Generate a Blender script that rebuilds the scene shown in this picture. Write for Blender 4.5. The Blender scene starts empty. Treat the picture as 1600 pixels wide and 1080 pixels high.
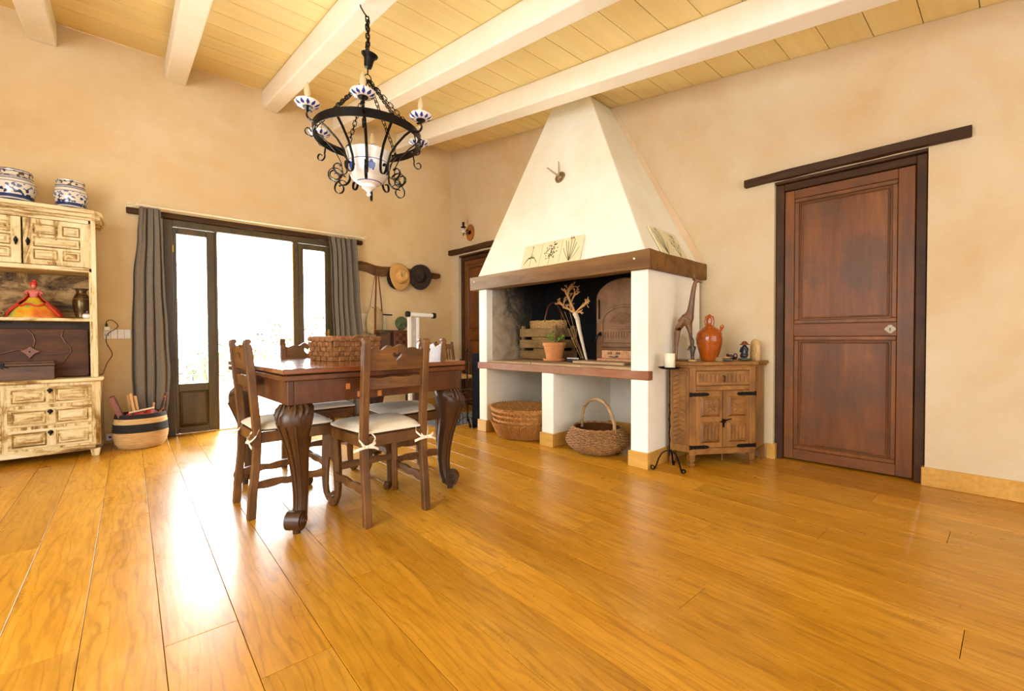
import bpy, bmesh, math, random
from math import sin, cos, pi, radians, sqrt, atan2
from mathutils import Vector, Matrix
random.seed(7)
S = bpy.context.scene
COL = S.collection

# ---------------------------------------------------------------- camera
CAM_H = 0.95
cam_d = bpy.data.cameras.new('camera'); cam = bpy.data.objects.new('camera', cam_d); COL.objects.link(cam)
cam_d.sensor_fit = 'HORIZONTAL'; cam_d.sensor_width = 36.0; cam_d.lens = 677.8 / 1600 * 36.0
cam_d.clip_start = 0.02; cam_d.clip_end = 300
_y, _p, _r = radians(49.33), radians(-1.022), radians(0.236)
_f = Vector((cos(_y)*cos(_p), sin(_y)*cos(_p), sin(_p)))
_rt = Vector((sin(_y), -cos(_y), 0)); _dn = _f.cross(_rt)
_R = _rt*cos(_r) + _dn*sin(_r); _D = -_rt*sin(_r) + _dn*cos(_r)
cam.matrix_world = Matrix(((_R.x, -_D.x, -_f.x, 0), (_R.y, -_D.y, -_f.y, 0), (_R.z, -_D.z, -_f.z, CAM_H), (0, 0, 0, 1)))
S.camera = cam

# ---------------------------------------------------------------- sky and lights
W = bpy.data.worlds.new('sky'); S.world = W; W.use_nodes = True
_bg = W.node_tree.nodes['Background']; _bg.inputs['Color'].default_value = (0.91, 0.97, 1.0, 1); _bg.inputs['Strength'].default_value = 20.0

def area(name, loc, target, sx, sy, power, col=(1, 1, 1)):
    l = bpy.data.lights.new(name, 'AREA'); l.shape = 'RECTANGLE'; l.size = sx; l.size_y = sy; l.energy = power; l.color = col
    o = bpy.data.objects.new(name, l); COL.objects.link(o); o.location = loc
    o.rotation_euler = (Vector(target) - Vector(loc)).to_track_quat('-Z', 'Y').to_euler()
    return o
po = area('garden_door_portal', (1.0, 5.74, 1.06), (1.0, 0, 1.06), 1.6, 2.1, 1.0); po.data.cycles.is_portal = True
# added fill lamps in the unseen half of the room; no windows there
area('rear_fill_light', (0.6, -2.7, 1.5), (1.0, 2.0, 1.6), 4.4, 2.0, 78, (0.88, 0.95, 1.0))
area('side_fill_light', (-2.35, 1.4, 1.6), (2.4, 3.0, 1.6), 3.6, 1.9, 158, (0.88, 0.95, 1.0))

S.view_settings.view_transform = 'Standard'
S.view_settings.look = 'None'
S.view_settings.gamma = 1.0
S.view_settings.use_curve_mapping = False
S.view_settings.exposure = 0.5

# ---------------------------------------------------------------- object helpers
def tag(o, label=None, cat=None, group=None, kind=None):
    if label: o['label'] = label
    if cat: o['category'] = cat
    if group: o['group'] = group
    if kind: o['kind'] = kind
    return o

def thing(name, label, cat, loc=(0, 0, 0), rz=0.0, group=None):
    o = bpy.data.objects.new(name, None); COL.objects.link(o)
    o.location = loc; o.rotation_euler = (0, 0, rz); o.empty_display_size = 0.1
    return tag(o, label, cat, group)

def kids(o):
    return [c for c in bpy.data.objects if c.parent == o]

def copy_tree(o, parent=None):
    c = o.copy(); COL.objects.link(c); c.parent = parent
    if parent is not None: c.matrix_parent_inverse = o.matrix_parent_inverse.copy()
    for ch in kids(o):
        if ch is not c: copy_tree(ch, c)
    return c

ID = lambda p: p
class MB:
    def __init__(s, T=ID): s.v = []; s.f = []; s.T = T
    def add(s, vs, fs):
        n = len(s.v); s.v += [tuple(s.T(Vector(v))) for v in vs]; s.f += [tuple(i + n for i in f) for f in fs]; return s
    def box(s, x0, x1, y0, y1, z0, z1):
        vs = [(x, y, z) for z in (z0, z1) for y in (y0, y1) for x in (x0, x1)]
        return s.add(vs, [(0, 2, 3, 1), (4, 5, 7, 6), (0, 1, 5, 4), (2, 6, 7, 3), (0, 4, 6, 2), (1, 3, 7, 5)])
    def hexa(s, vs):   # 4 bottom then 4 top, both counter-clockwise
        return s.add(vs, [(3, 2, 1, 0), (4, 5, 6, 7), (0, 1, 5, 4), (1, 2, 6, 5), (2, 3, 7, 6), (3, 0, 4, 7)])
    def frustum(s, x0, x1, z0, z1, ya, yb, inset):  # raised panel in XZ, from depth ya to yb
        return s.hexa([(x0, ya, z0), (x1, ya, z0), (x1, ya, z1), (x0, ya, z1), (x0+inset, yb, z0+inset), (x1-inset, yb, z0+inset), (x1-inset, yb, z1-inset), (x0+inset, yb, z1-inset)])
    def rings(s, rings, cap=True, closed=False):
        n = len(rings[0]); vs = [p for r in rings for p in r]; fs = []
        m = len(rings)
        for i in range(m if closed else m - 1):
            a, b = i * n, ((i + 1) % m) * n
            for j in range(n):
                k = (j + 1) % n; fs.append((a + j, a + k, b + k, b + j))
        if cap and not closed:
            fs.append(tuple(range(n))[::-1]); fs.append(tuple((m - 1) * n + j for j in range(n)))
        return s.add(vs, fs)
    def lathe(s, prof, n=24, c=(0, 0, 0), sx=1.0, sy=1.0, cap=True, ribs=None):
        rs = []
        for r, z in prof:
            rs.append([(c[0] + max(r, 1e-4) * cos(2*pi*j/n) * sx, c[1] + max(r, 1e-4) * sin(2*pi*j/n) * sy, c[2] + z) for j in range(n)])
        return s.rings(rs, cap)
    def cyl(s, p0, p1, r0, r1=None, n=12):
        return s.tube([p0, p1], [r0, r0 if r1 is None else r1], n)
    def tube(s, pts, r, n=8, closed=False, flat=None):
        pts = [Vector(p) for p in pts]; m = len(pts)
        rr = r if isinstance(r, (list, tuple)) else [r] * m
        rs = []; up = None
        for i, p in enumerate(pts):
            if closed: t = pts[(i + 1) % m] - pts[i - 1]
            elif i == 0: t = pts[1] - p
            elif i == m - 1: t = p - pts[i - 1]
            else: t = pts[i + 1] - pts[i - 1]
            t = t.normalized() if t.length > 1e-9 else Vector((0, 0, 1))
            if up is None: up = Vector((0, 0, 1)) if abs(t.z) < 0.9 else Vector((1, 0, 0))
            a = t.cross(up)
            if a.length < 1e-4: a = t.cross(Vector((0.3, 1, 0.2)))
            a.normalize(); b = a.cross(t).normalized(); up = b
            rs.append([p + rr[i] * (a * cos(2*pi*j/n) + b * sin(2*pi*j/n)) for j in range(n)])
        return s.rings(rs, True, closed)
    def strap(s, pts, side, w, t, closed=False):  # flat bar; side = direction of its width
        pts = [Vector(p) for p in pts]; m = len(pts); side = Vector(side).normalized(); rs = []
        for i, p in enumerate(pts):
            if closed: d = pts[(i + 1) % m] - pts[i - 1]
            else: d = pts[min(i + 1, m - 1)] - pts[max(i - 1, 0)]
            nn = d.normalized().cross(side).normalized()
            ww = w[i] if isinstance(w, (list, tuple)) else w
            rs.append([p + side*ww/2 + nn*t/2, p - side*ww/2 + nn*t/2, p - side*ww/2 - nn*t/2, p + side*ww/2 - nn*t/2])
        return s.rings(rs, True, closed)
    def prism(s, poly, a0, a1, M):   # poly (p, q); M(p, q, a) -> 3D
        n = len(poly); vs = [M(p, q, a0) for p, q in poly] + [M(p, q, a1) for p, q in poly]
        fs = [tuple(range(n))[::-1], tuple(range(n, 2*n))] + [(i, (i+1) % n, n + (i+1) % n, n + i) for i in range(n)]
        return s.add(vs, fs)
    def ball(s, c, rx, ry=None, rz=None, n=12, m=8):
        ry = rx if ry is None else ry; rz = rx if rz is None else rz
        rs = []
        for i in range(m + 1):
            th = -pi/2 + pi * i / m; k = max(cos(th), 0.02)
            rs.append([(c[0] + rx*k*cos(2*pi*j/n), c[1] + ry*k*sin(2*pi*j/n), c[2] + rz*sin(th)) for j in range(n)])
        return s.rings(rs)
    def build(s, name, mat, parent=None, smooth=False, bevel=0.0, sub=0, origin=None, seg=1, kind=None):
        me = bpy.data.meshes.new(name); me.from_pydata(s.v, [], s.f)
        bm = bmesh.new(); bm.from_mesh(me)
        if origin is not None:
            for v in bm.verts: v.co -= Vector(origin)
        bmesh.ops.recalc_face_normals(bm, faces=bm.faces); bm.to_mesh(me); bm.free()
        if smooth:
            for p in me.polygons: p.use_smooth = True
            try: me.set_sharp_from_angle(angle=radians(42))
            except Exception: pass
        o = bpy.data.objects.new(name, me); COL.objects.link(o)
        if mat: me.materials.append(mat)
        if origin is not None: o.location = origin
        if parent: o.parent = parent
        if bevel:
            b = o.modifiers.new('bevel', 'BEVEL'); b.width = bevel; b.segments = seg; b.limit_method = 'ANGLE'; b.angle_limit = radians(40)
        if sub:
            q = o.modifiers.new('sub', 'SUBSURF'); q.levels = sub; q.render_levels = sub
            for p in me.polygons: p.use_smooth = True
        if kind: o['kind'] = kind
        return o

def skin(name, mat, verts, edges, parent=None, sub=2):
    me = bpy.data.meshes.new(name); me.from_pydata([v[:3] for v in verts], edges, [])
    o = bpy.data.objects.new(name, me); COL.objects.link(o); me.materials.append(mat)
    m = o.modifiers.new('skin', 'SKIN'); m.use_smooth_shade = True
    for i, v in enumerate(verts):
        sv = me.skin_vertices[0].data[i]; r = v[3]; sv.radius = r if isinstance(r, tuple) else (r, r)
        sv.use_root = (i == 0)
    q = o.modifiers.new('sub', 'SUBSURF'); q.levels = sub; q.render_levels = sub
    if parent: o.parent = parent
    return o

def frange(a, b, n): return [a + (b - a) * i / (n - 1) for i in range(n)]
def arc(cx, cz, r, a0, a1, n): return [(cx + r*cos(radians(a)), cz + r*sin(radians(a))) for a in frange(a0, a1, n)]
def spiral(cx, cz, r0, r1, a0, a1, n): return [(cx + (r0 + (r1-r0)*k/(n-1))*cos(radians(a0 + (a1-a0)*k/(n-1))), cz + (r0 + (r1-r0)*k/(n-1))*sin(radians(a0 + (a1-a0)*k/(n-1)))) for k in range(n)]

# frame of the right-hand wall: u runs along the wall from the far corner towards the camera, w out of it into the room
TB = radians(3.4); PB = Vector((3.48, 5.40, 0))
EU = Vector((sin(TB), -cos(TB), 0)); EW = Vector((-cos(TB), -sin(TB), 0)); RB = radians(93.4)
def B(u, w, z=0.0): return PB + EU*u + EW*w + Vector((0, 0, z))
def bthing(name, label, cat, u, w, z=0.0, group=None):
    o = thing(name, label, cat, B(u, w, z), RB, group)
    return o, (lambda p: Vector((-(p.x - u), p.y - w, p.z - z)))

def ceil_z(y): return 3.66 - 0.148 * (5.40 - y)

# ---------------------------------------------------------------- materials
def lin(h):
    h = h.lstrip('#'); c = [int(h[i:i+2], 16)/255 for i in (0, 2, 4)]
    return tuple(x/12.92 if x <= 0.04045 else ((x+0.055)/1.055)**2.4 for x in c) + (1,)
class NT:
    def __init__(s, name):
        s.m = bpy.data.materials.new(name); s.m.use_nodes = True; s.t = s.m.node_tree; s.n = s.t.nodes; s.l = s.t.links
        s.b = s.n['Principled BSDF']
    def node(s, typ, **kw):
        x = s.n.new(typ)
        for k, v in kw.items():
            if k in x.inputs: x.inputs[k].default_value = v
            else: setattr(x, k, v)
        return x
    def link(s, a, b): s.l.new(a, b)
    def coords(s, scale=(1, 1, 1), rnd=False):
        tc = s.node('ShaderNodeTexCoord'); mp = s.node('ShaderNodeMapping'); mp.inputs['Scale'].default_value = scale
        if rnd:
            oi = s.node('ShaderNodeObjectInfo'); mu = s.node('ShaderNodeVectorMath', operation='SCALE'); mu.inputs[0].default_value = (37.0, 23.0, 51.0)
            s.link(oi.outputs['Random'], mu.inputs['Scale']); ad = s.node('ShaderNodeVectorMath', operation='ADD')
            s.link(tc.outputs['Object'], ad.inputs[0]); s.link(mu.outputs[0], ad.inputs[1]); s.link(ad.outputs[0], mp.inputs['Vector']); s.rnd = oi
        else: s.link(tc.outputs['Object'], mp.inputs['Vector'])
        return mp.outputs[0]
    def noise(s, vec, scale=5.0, detail=6.0, rough=0.6, dist=0.0):
        x = s.node('ShaderNodeTexNoise'); x.inputs['Scale'].default_value = scale; x.inputs['Detail'].default_value = detail
        x.inputs['Roughness'].default_value = rough; x.inputs['Distortion'].default_value = dist; s.link(vec, x.inputs['Vector']); return x.outputs['Fac']
    def ramp(s, fac, stops, interp='LINEAR'):
        x = s.node('ShaderNodeValToRGB'); cr = x.color_ramp; cr.interpolation = interp
        while len(cr.elements) < len(stops): cr.elements.new(0.5)
        for e, (p, c) in zip(cr.elements, stops): e.position = p; e.color = c if isinstance(c, tuple) else lin(c)
        s.link(fac, x.inputs[0]); return x.outputs[0]
    def mix(s, fac, a, b, mode='MIX'):
        x = s.node('ShaderNodeMix', data_type='RGBA', blend_type=mode)
        for sock, v in ((x.inputs[0], fac), (x.inputs[6], a), (x.inputs[7], b)):
            if hasattr(v, 'is_output'): s.link(v, sock)
            else: sock.default_value = v
        return x.outputs[2]
    def math(s, op, a, b=0.0):
        x = s.node('ShaderNodeMath', operation=op)
        for i, v in enumerate((a, b)):
            if hasattr(v, 'is_output'): s.link(v, x.inputs[i])
            else: x.inputs[i].default_value = v
        return x.outputs[0]
    def bump(s, h, strength=0.3, dist=0.01):
        x = s.node('ShaderNodeBump'); x.inputs['Strength'].default_value = strength; x.inputs['Distance'].default_value = dist
        s.link(h, x.inputs['Height']); s.link(x.outputs[0], s.b.inputs['Normal'])
    def fin(s, col=None, rough=0.6, metal=0.0, coat=0.0, spec=None):
        if col is not None:
            if hasattr(col, 'is_output'): s.link(col, s.b.inputs['Base Color'])
            else: s.b.inputs['Base Color'].default_value = col
        if hasattr(rough, 'is_output'): s.link(rough, s.b.inputs['Roughness'])
        else: s.b.inputs['Roughness'].default_value = rough
        s.b.inputs['Metallic'].default_value = metal; s.b.inputs['Coat Weight'].default_value = coat; s.b.inputs['Coat Roughness'].default_value = 0.15
        if spec is not None: s.b.inputs['Specular IOR Level'].default_value = spec
        return s.m

def plain(name, c, rough=0.6, metal=0.0, var=0.12, scale=12.0, coat=0.0, bump=0.0):
    n = NT(name); v = n.coords(); f = n.noise(v, scale, 5, 0.6); base = lin(c)
    lo = tuple(x*(1-var) for x in base[:3]) + (1,); hi = tuple(min(1, x*(1+var)) for x in base[:3]) + (1,)
    col = n.ramp(f, [(0.3, lo), (0.7, hi)])
    if bump: n.bump(n.noise(v, scale*6, 4, 0.6), bump, 0.004)
    return n.fin(col, rough, metal, coat)

def wood(name, c1, c2, axis='z', scale=10.0, rough=0.45, stretch=0.09, rnd=True, bump=0.15, dark=None, coat=0.0, tint=0.0, spec=None, gr=0.5):
    n = NT(name); sc = {'x': (stretch, 1, 1), 'y': (1, stretch, 1), 'z': (1, 1, stretch)}[axis]
    v = n.coords(sc, rnd); f = n.noise(v, scale, 8, 0.62, 0.6); fine = n.noise(v, scale*7, 4, 0.6)
    col = n.ramp(f, [(0.28, c1), (0.72, c2)])
    g = n.ramp(fine, [(0.3, (0.62, 0.6, 0.58, 1)), (0.62, (1, 1, 1, 1))]); col = n.mix(gr, col, g, 'MULTIPLY')
    if dark:
        v2 = n.coords((1, 1, 1), rnd); k = n.ramp(n.noise(v2, 3.2, 6, 0.65), [(0.44, (0, 0, 0, 1)), (0.62, (1, 1, 1, 1))])
        col = n.mix(n.math('MULTIPLY', k, 0.55), col, lin(dark))
    if tint and rnd:
        hs = n.node('ShaderNodeHueSaturation'); val = n.math('ADD', n.math('MULTIPLY', n.rnd.outputs['Random'], tint), 1 - tint/2)
        n.link(val, hs.inputs['Value']); n.link(col, hs.inputs['Color']); col = hs.outputs[0]
    if bump: n.bump(fine, bump, 0.003)
    return n.fin(col, rough, 0, coat, spec)

def plaster(name, cs, scale=0.9, rough=0.9, bump=0.25):
    n = NT(name); v = n.coords(); a = n.noise(v, scale, 7, 0.6, 0.5); b = n.noise(v, scale*5, 6, 0.7)
    f = n.math('ADD', n.math('MULTIPLY', a, 0.75), n.math('MULTIPLY', b, 0.25))
    k = len(cs); col = n.ramp(f, [(0.34 + 0.32*i/(k-1), c) for i, c in enumerate(cs)])
    n.bump(n.noise(v, 22, 8, 0.7), bump, 0.01); return n.fin(col, rough)

M = {}
M['wall'] = plaster('ochre_plaster', ['#d4b07a', '#dec292', '#e5cfa8'], 0.8)
M['wall_b'] = plaster('pale_ochre_plaster', ['#d0b186', '#d8c4a0', '#ddceb0'], 0.7)
M['white'] = plaster('white_plaster', ['#efe6cf', '#f5efdf', '#faf6ea'], 1.5, 0.85, 0.12)
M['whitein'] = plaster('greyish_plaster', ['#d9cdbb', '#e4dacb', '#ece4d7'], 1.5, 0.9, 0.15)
M['beam'] = plaster('cream_beam_paint', ['#f5ecd8', '#f9f2e3', '#fcf8ee'], 2.0, 0.6, 0.15)
def floor_mat():
    n = NT('oak_floor'); v = n.coords((1, 0.13, 1), True)
    f = n.noise(v, 5, 7, 0.6, 0.8)
    wv = n.node('ShaderNodeTexWave', wave_type='BANDS', bands_direction='X'); wv.inputs['Scale'].default_value = 9.0; wv.inputs['Distortion'].default_value = 18.0
    wv.inputs['Detail'].default_value = 3.5; wv.inputs['Detail Scale'].default_value = 1.2; n.link(v, wv.inputs['Vector'])
    col = n.ramp(f, [(0.3, '#bb8130'), (0.52, '#ca923c'), (0.74, '#d6a04a')])
    g = n.ramp(wv.outputs['Fac'], [(0.0, (0.5, 0.45, 0.38, 1)), (0.22, (1, 1, 1, 1))]); col = n.mix(0.38, col, g, 'MULTIPLY')
    fine = n.noise(v, 60, 4, 0.6); g2 = n.ramp(fine, [(0.35, (0.72, 0.68, 0.62, 1)), (0.6, (1, 1, 1, 1))]); col = n.mix(0.6, col, g2, 'MULTIPLY')
    hs = n.node('ShaderNodeHueSaturation'); n.link(n.math('ADD', n.math('MULTIPLY', n.rnd.outputs['Random'], 0.26), 0.86), hs.inputs['Value'])
    n.link(col, hs.inputs['Color']); hs.inputs['Saturation'].default_value = 1.05
    v3 = n.coords(); n.bump(n.math('ADD', n.math('MULTIPLY', n.noise(v3, 5, 3, 0.5), 2.0), fine), 0.10, 0.004)
    rg = n.ramp(n.noise(v3, 3, 6, 0.7), [(0.3, (0.24, 0.24, 0.24, 1)), (0.75, (0.40, 0.40, 0.40, 1))])
    return n.fin(hs.outputs[0], rg)
M['floor'] = floor_mat()
M['under'] = plain('dark_underlay', '#2a1a0c', 0.9)
M['ceilwood'] = wood('pine_ceiling_board', '#ecd086', '#f4e0a4', 'x', 3, 0.5, 0.05, tint=0.10, bump=0.03, gr=0.16)
M['base'] = wood('oak_skirting', '#cb943c', '#dcab55', 'x', 6, 0.35, 0.1, tint=0.08)
M['darkwood'] = wood('dark_walnut', '#2e1a0a', '#5e3a1a', 'z', 14, 0.38, 0.09, dark='#2a1709', spec=0.5)
M['traywood'] = wood('dark_tray_wood', '#44260e', '#724420', 'x', 12, 0.5, 0.12, dark='#331b0b', spec=.25)
M['darkwoodx'] = wood('dark_walnut_flat', '#4a2e15', '#7a5029', 'x', 14, 0.5, 0.09, dark='#331b0b')
M['tabletop'] = wood('polished_mahogany', '#6a3414', '#955526', 'x', 8, 0.13, 0.09, coat=0.6, bump=0.03)
M['apron'] = wood('mahogany_apron', '#4b260b', '#73401b', 'z', 9, 0.32, 0.12, dark='#3c1a0a')
M['chair'] = wood('worn_oak_chair', '#482a0e', '#8a5a28', 'z', 16, 0.42, 0.1, dark='#35200e')
M['chairx'] = wood('worn_oak_chair_rail', '#4c2e10', '#8f5e2b', 'x', 16, 0.42, 0.1, dark='#3a2410')
M['door'] = wood('brown_door_wood', '#643710', '#945a26', 'z', 7, 0.42, 0.1, dark='#4d3a29', spec=.3)
M['doorx'] = wood('brown_door_rail', '#613511', '#8c5424', 'x', 7, 0.44, 0.1, dark='#493423', spec=.3)
M['jamb'] = wood('dark_door_frame', '#38200b', '#63401f', 'z', 9, 0.5, 0.1, dark='#22150f', spec=.25)
M['lintel'] = wood('dark_lintel', '#33200e', '#563819', 'x', 9, 0.6, 0.1, spec=.25)
M['winframe'] = wood('olive_brown_frame', '#3b3018', '#5c4a26', 'z', 9, 0.45, 0.1)
M['mantle'] = wood('old_mantle_beam', '#5d3c18', '#8f6530', 'x', 7, 0.55, 0.1, dark='#4f3b22')
M['mantleg'] = wood('grey_mantle', '#75604a', '#a98c66', 'x', 7, 0.6, 0.1, dark='#5b4029')
def mantle_mat():   # grades to a paler grey towards the garden door end
    n = NT('old_mantle_graded'); v = n.coords((.1, 1, 1)); f = n.noise(v, 7, 8, .62, .6); a = n.ramp(f, [(.3, '#5d3c18'), (.7, '#8f6530')]); b = n.ramp(f, [(.3, '#6d5b45'), (.7, '#a69074')])
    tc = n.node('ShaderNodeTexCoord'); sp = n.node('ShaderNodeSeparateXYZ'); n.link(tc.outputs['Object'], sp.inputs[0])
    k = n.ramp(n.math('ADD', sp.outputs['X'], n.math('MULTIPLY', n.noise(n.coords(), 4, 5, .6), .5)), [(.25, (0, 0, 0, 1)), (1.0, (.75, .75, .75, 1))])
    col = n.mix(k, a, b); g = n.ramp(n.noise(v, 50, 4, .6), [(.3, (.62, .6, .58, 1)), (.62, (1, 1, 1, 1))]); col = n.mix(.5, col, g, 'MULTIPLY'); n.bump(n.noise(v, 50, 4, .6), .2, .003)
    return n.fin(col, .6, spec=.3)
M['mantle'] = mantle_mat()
M['board'] = wood('weathered_board', '#9c7d55', '#c5a578', 'x', 8, 0.7, 0.08, dark='#8b5f3c')
M['redbeam'] = wood('red_brown_beam', '#7d3f22', '#b07a4c', 'x', 6, 0.6, 0.09, dark='#9c7a58')
M['cab'] = wood('honey_carved_wood', '#7b4c1d', '#b27c39', 'z', 12, 0.42, 0.12, dark='#4f2e12')
M['cabx'] = wood('honey_carved_wood_flat', '#80501f', '#b8823d', 'x', 12, 0.42, 0.12, dark='#5a3616')
M['iron'] = plain('black_iron', '#17130f', 0.42, 0.7, 0.3, 40, bump=0.3)
M['ironb'] = plain('bronze_iron', '#3a2a18', 0.4, 0.6, 0.3, 40)
M['white_c'] = plain('white_ceramic', '#f3eee6', 0.12, 0, 0.02, coat=0.3)
M['cushion'] = plain('cream_canvas', '#ecdfc8', 0.9, 0, 0.05, 30, bump=0.25)
M['curtain'] = plain('grey_brown_linen', '#756b5e', 0.92, 0, 0.1, 60, bump=0.25)
M['rodw'] = plain('ivory_paint', '#efe2c4', 0.5)
M['plastic'] = plain('white_plastic', '#f3f0ea', 0.35, 0, 0.02)
M['black'] = plain('black_rubber', '#16120f', 0.5, 0, 0.1)
M['brass'] = plain('brass', '#c79f4a', 0.28, 0.9, 0.1)
M['terra'] = plain('terracotta', '#c9824a', 0.8, 0, 0.15, 14, bump=0.15)
M['orange'] = plain('orange_glaze', '#a04c0c', 0.14, 0, 0.3, 7, coat=0.4)
M['candle'] = plain('ivory_wax', '#efe4c8', 0.5, 0, 0.02)
M['wicker'] = plain('golden_wicker', '#c28b48', 0.7, 0, 0.35, 45)
M['wickerd'] = plain('brown_willow', '#94683a', 0.7, 0, 0.4, 45)
M['wickerl'] = plain('pale_wicker', '#d0a566', 0.7, 0, 0.3, 45)
M['splint'] = plain('chestnut_splint', '#8a5a30', 0.55, 0, 0.45, 38)
M['crate'] = wood('crate_slat', '#8a6a40', '#b8945e', 'x', 10, 0.8, 0.09, dark='#5a4125')
M['rust'] = plain('rusty_cast_iron', '#7d5632', 0.65, 0.15, 0.3, 9, bump=0.3)
M['brick'] = plain('pale_brick', '#bf8a5e', 0.9, 0, 0.25, 30, bump=0.5)
M['leaf'] = plain('leaf_green', '#84b23a', 0.5, 0, 0.2)
M['dry'] = plain('dried_stalk', '#cf9a58', 0.75, 0, 0.25, 30)
M['pale'] = plain('pale_stem', '#e4d2b4', 0.7, 0, 0.15, 30)
M['straw'] = plain('straw_felt', '#d2a55f', 0.85, 0, 0.1, 50, bump=0.3)
M['felt'] = plain('dark_brown_felt', '#2c1d12', 0.85, 0, 0.15, 50, bump=0.3)
M['leather'] = plain('brown_leather', '#6b3d1c', 0.5, 0, 0.2)
M['canvas'] = plain('beige_canvas', '#b99d70', 0.9, 0, 0.1, 30)
M['giraffe'] = wood('carved_brown_wood', '#5f3a1b', '#96683a', 'z', 16, 0.4, 0.2, dark='#3f2712')
M['grog'] = plain('plaster_ground', '#e5ddcc', 0.95, 0, 0.08, 3)
M['stone'] = plain('pale_stone', '#5f5a4e', 0.95, 0, 0.2, 9, bump=0.5)
M['bush'] = plain('dusty_foliage', '#333c1c', 0.8, 0, 0.35, 14)
M['rug'] = plain('blue_grey_rug', '#686e70', 0.95, 0, 0.2, 40, bump=0.4)

def soot_mat():
    n = NT('sooty_plaster'); v = n.coords(); tc = n.node('ShaderNodeTexCoord'); sp = n.node('ShaderNodeSeparateXYZ'); n.link(tc.outputs['Object'], sp.inputs[0])
    a = n.noise(v, 3.0, 8, 0.7, 0.6); b = n.noise(v, 14, 6, 0.7)
    # soot grows towards the wall (low local y) and upwards
    k = n.math('ADD', n.math('SUBTRACT', n.math('MULTIPLY', sp.outputs['Y'], -0.75), 0.22), n.math('MULTIPLY', sp.outputs['Z'], 0.3))
    k = n.math('ADD', k, n.math('ADD', n.math('MULTIPLY', a, 0.75), n.math('MULTIPLY', b, 0.25)))
    col = n.ramp(k, [(0.18, '#c9bba4'), (0.42, '#a39178'), (0.60, '#4e4234'), (0.78, '#15100c')])
    return n.fin(col, 0.95)
M['soot'] = soot_mat()
def backsoot_mat():
    n = NT('black_soot_wall'); v = n.coords(); a = n.noise(v, 3.2, 8, 0.72, 0.8); tc = n.node('ShaderNodeTexCoord'); sp = n.node('ShaderNodeSeparateXYZ'); n.link(tc.outputs['Object'], sp.inputs[0])
    k = n.math('ADD', a, n.math('MULTIPLY', sp.outputs['Z'], -0.62))
    col = n.ramp(k, [(-0.0, '#080605'), (0.12, '#120d0a'), (0.22, '#665c4c'), (0.36, '#9b9480')])
    return n.fin(col, 0.95)
M['backsoot'] = backsoot_mat()

def hutch_mat(name, ax):
    n = NT(name); sc = {'x': (0.13, 1, 1), 'z': (1, 1, 0.13)}[ax]; v = n.coords(sc, True)
    f = n.noise(v, 14, 9, 0.72, 0.8); f2 = n.noise(n.coords((1, 1, 1), True), 5, 6, 0.7)
    k = n.math('ADD', n.math('MULTIPLY', f, 0.7), n.math('MULTIPLY', f2, 0.3))
    col = n.ramp(k, [(0.36, '#5e4018'), (0.435, '#a5803f'), (0.49, '#dcc68f'), (0.62, '#efe3bf')])
    n.bump(k, 0.3, 0.004); return n.fin(col, 0.6)
M['hd'] = None; M['hx'] = hutch_mat('distressed_cream_x', 'x'); M['hz'] = hutch_mat('distressed_cream_z', 'z')
def hback_mat():
    n = NT('worn_hutch_back'); v = n.coords((0.5, 1, 1)); f = n.noise(v, 4.5, 9, 0.75, 1.2)
    return n.fin(n.ramp(f, [(0.38, '#2e2012'), (0.47, '#7c5c2e'), (0.55, '#b8935a'), (0.7, '#cdb078')]), 0.7)
M['hback'] = hback_mat()

def banded(name, stops, motif=None, coat=0.5, mscale=60, msx=0.35):
    """bands by local height (0..1 via stops), ink motif in the bands listed"""
    n = NT(name); tc = n.node('ShaderNodeTexCoord'); sp = n.node('ShaderNodeSeparateXYZ'); n.link(tc.outputs['Object'], sp.inputs[0])
    base = n.ramp(n.math('MULTIPLY', sp.outputs['Z'], 3.0), stops, 'CONSTANT')
    if motif:
        v = n.coords((1, 1, 1)); k = n.ramp(n.noise(v, mscale, 2, 0.4), [(0.54, (0, 0, 0, 1)), (0.57, (1, 1, 1, 1))])
        for z0, z1, c in motif:
            zz = n.math('MULTIPLY', n.math('GREATER_THAN', sp.outputs['Z'], z0), n.math('LESS_THAN', sp.outputs['Z'], z1))
            base = n.mix(n.math('MULTIPLY', zz, k), base, lin(c))
    return n.fin(base, 0.12, 0, coat)
def cup_mat():
    n = NT('blue_and_white_ceramic'); tc = n.node('ShaderNodeTexCoord'); sp = n.node('ShaderNodeSeparateXYZ'); n.link(tc.outputs['Object'], sp.inputs[0])
    a = n.math('ARCTAN2', sp.outputs['Y'], sp.outputs['X']); s_ = n.math('SINE', n.math('MULTIPLY', a, 11.0))
    r = n.math('SQRT', n.math('ADD', n.math('POWER', sp.outputs['X'], 2.0), n.math('POWER', sp.outputs['Y'], 2.0)))
    nz = n.math('MULTIPLY', n.math('SUBTRACT', n.noise(n.coords(), 90, 2, 0.5), 0.5), 1.6)
    d = n.math('SUBTRACT', n.math('ADD', s_, nz), n.math('MULTIPLY', n.math('ABSOLUTE', n.math('SUBTRACT', r, 0.053)), 95.0))
    m = n.math('GREATER_THAN', d, -0.5)
    col = n.mix(m, lin('#f3efe8'), lin('#2c3f96')); return n.fin(col, 0.12, 0, 0.5)
M['cup'] = cup_mat()
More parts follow.
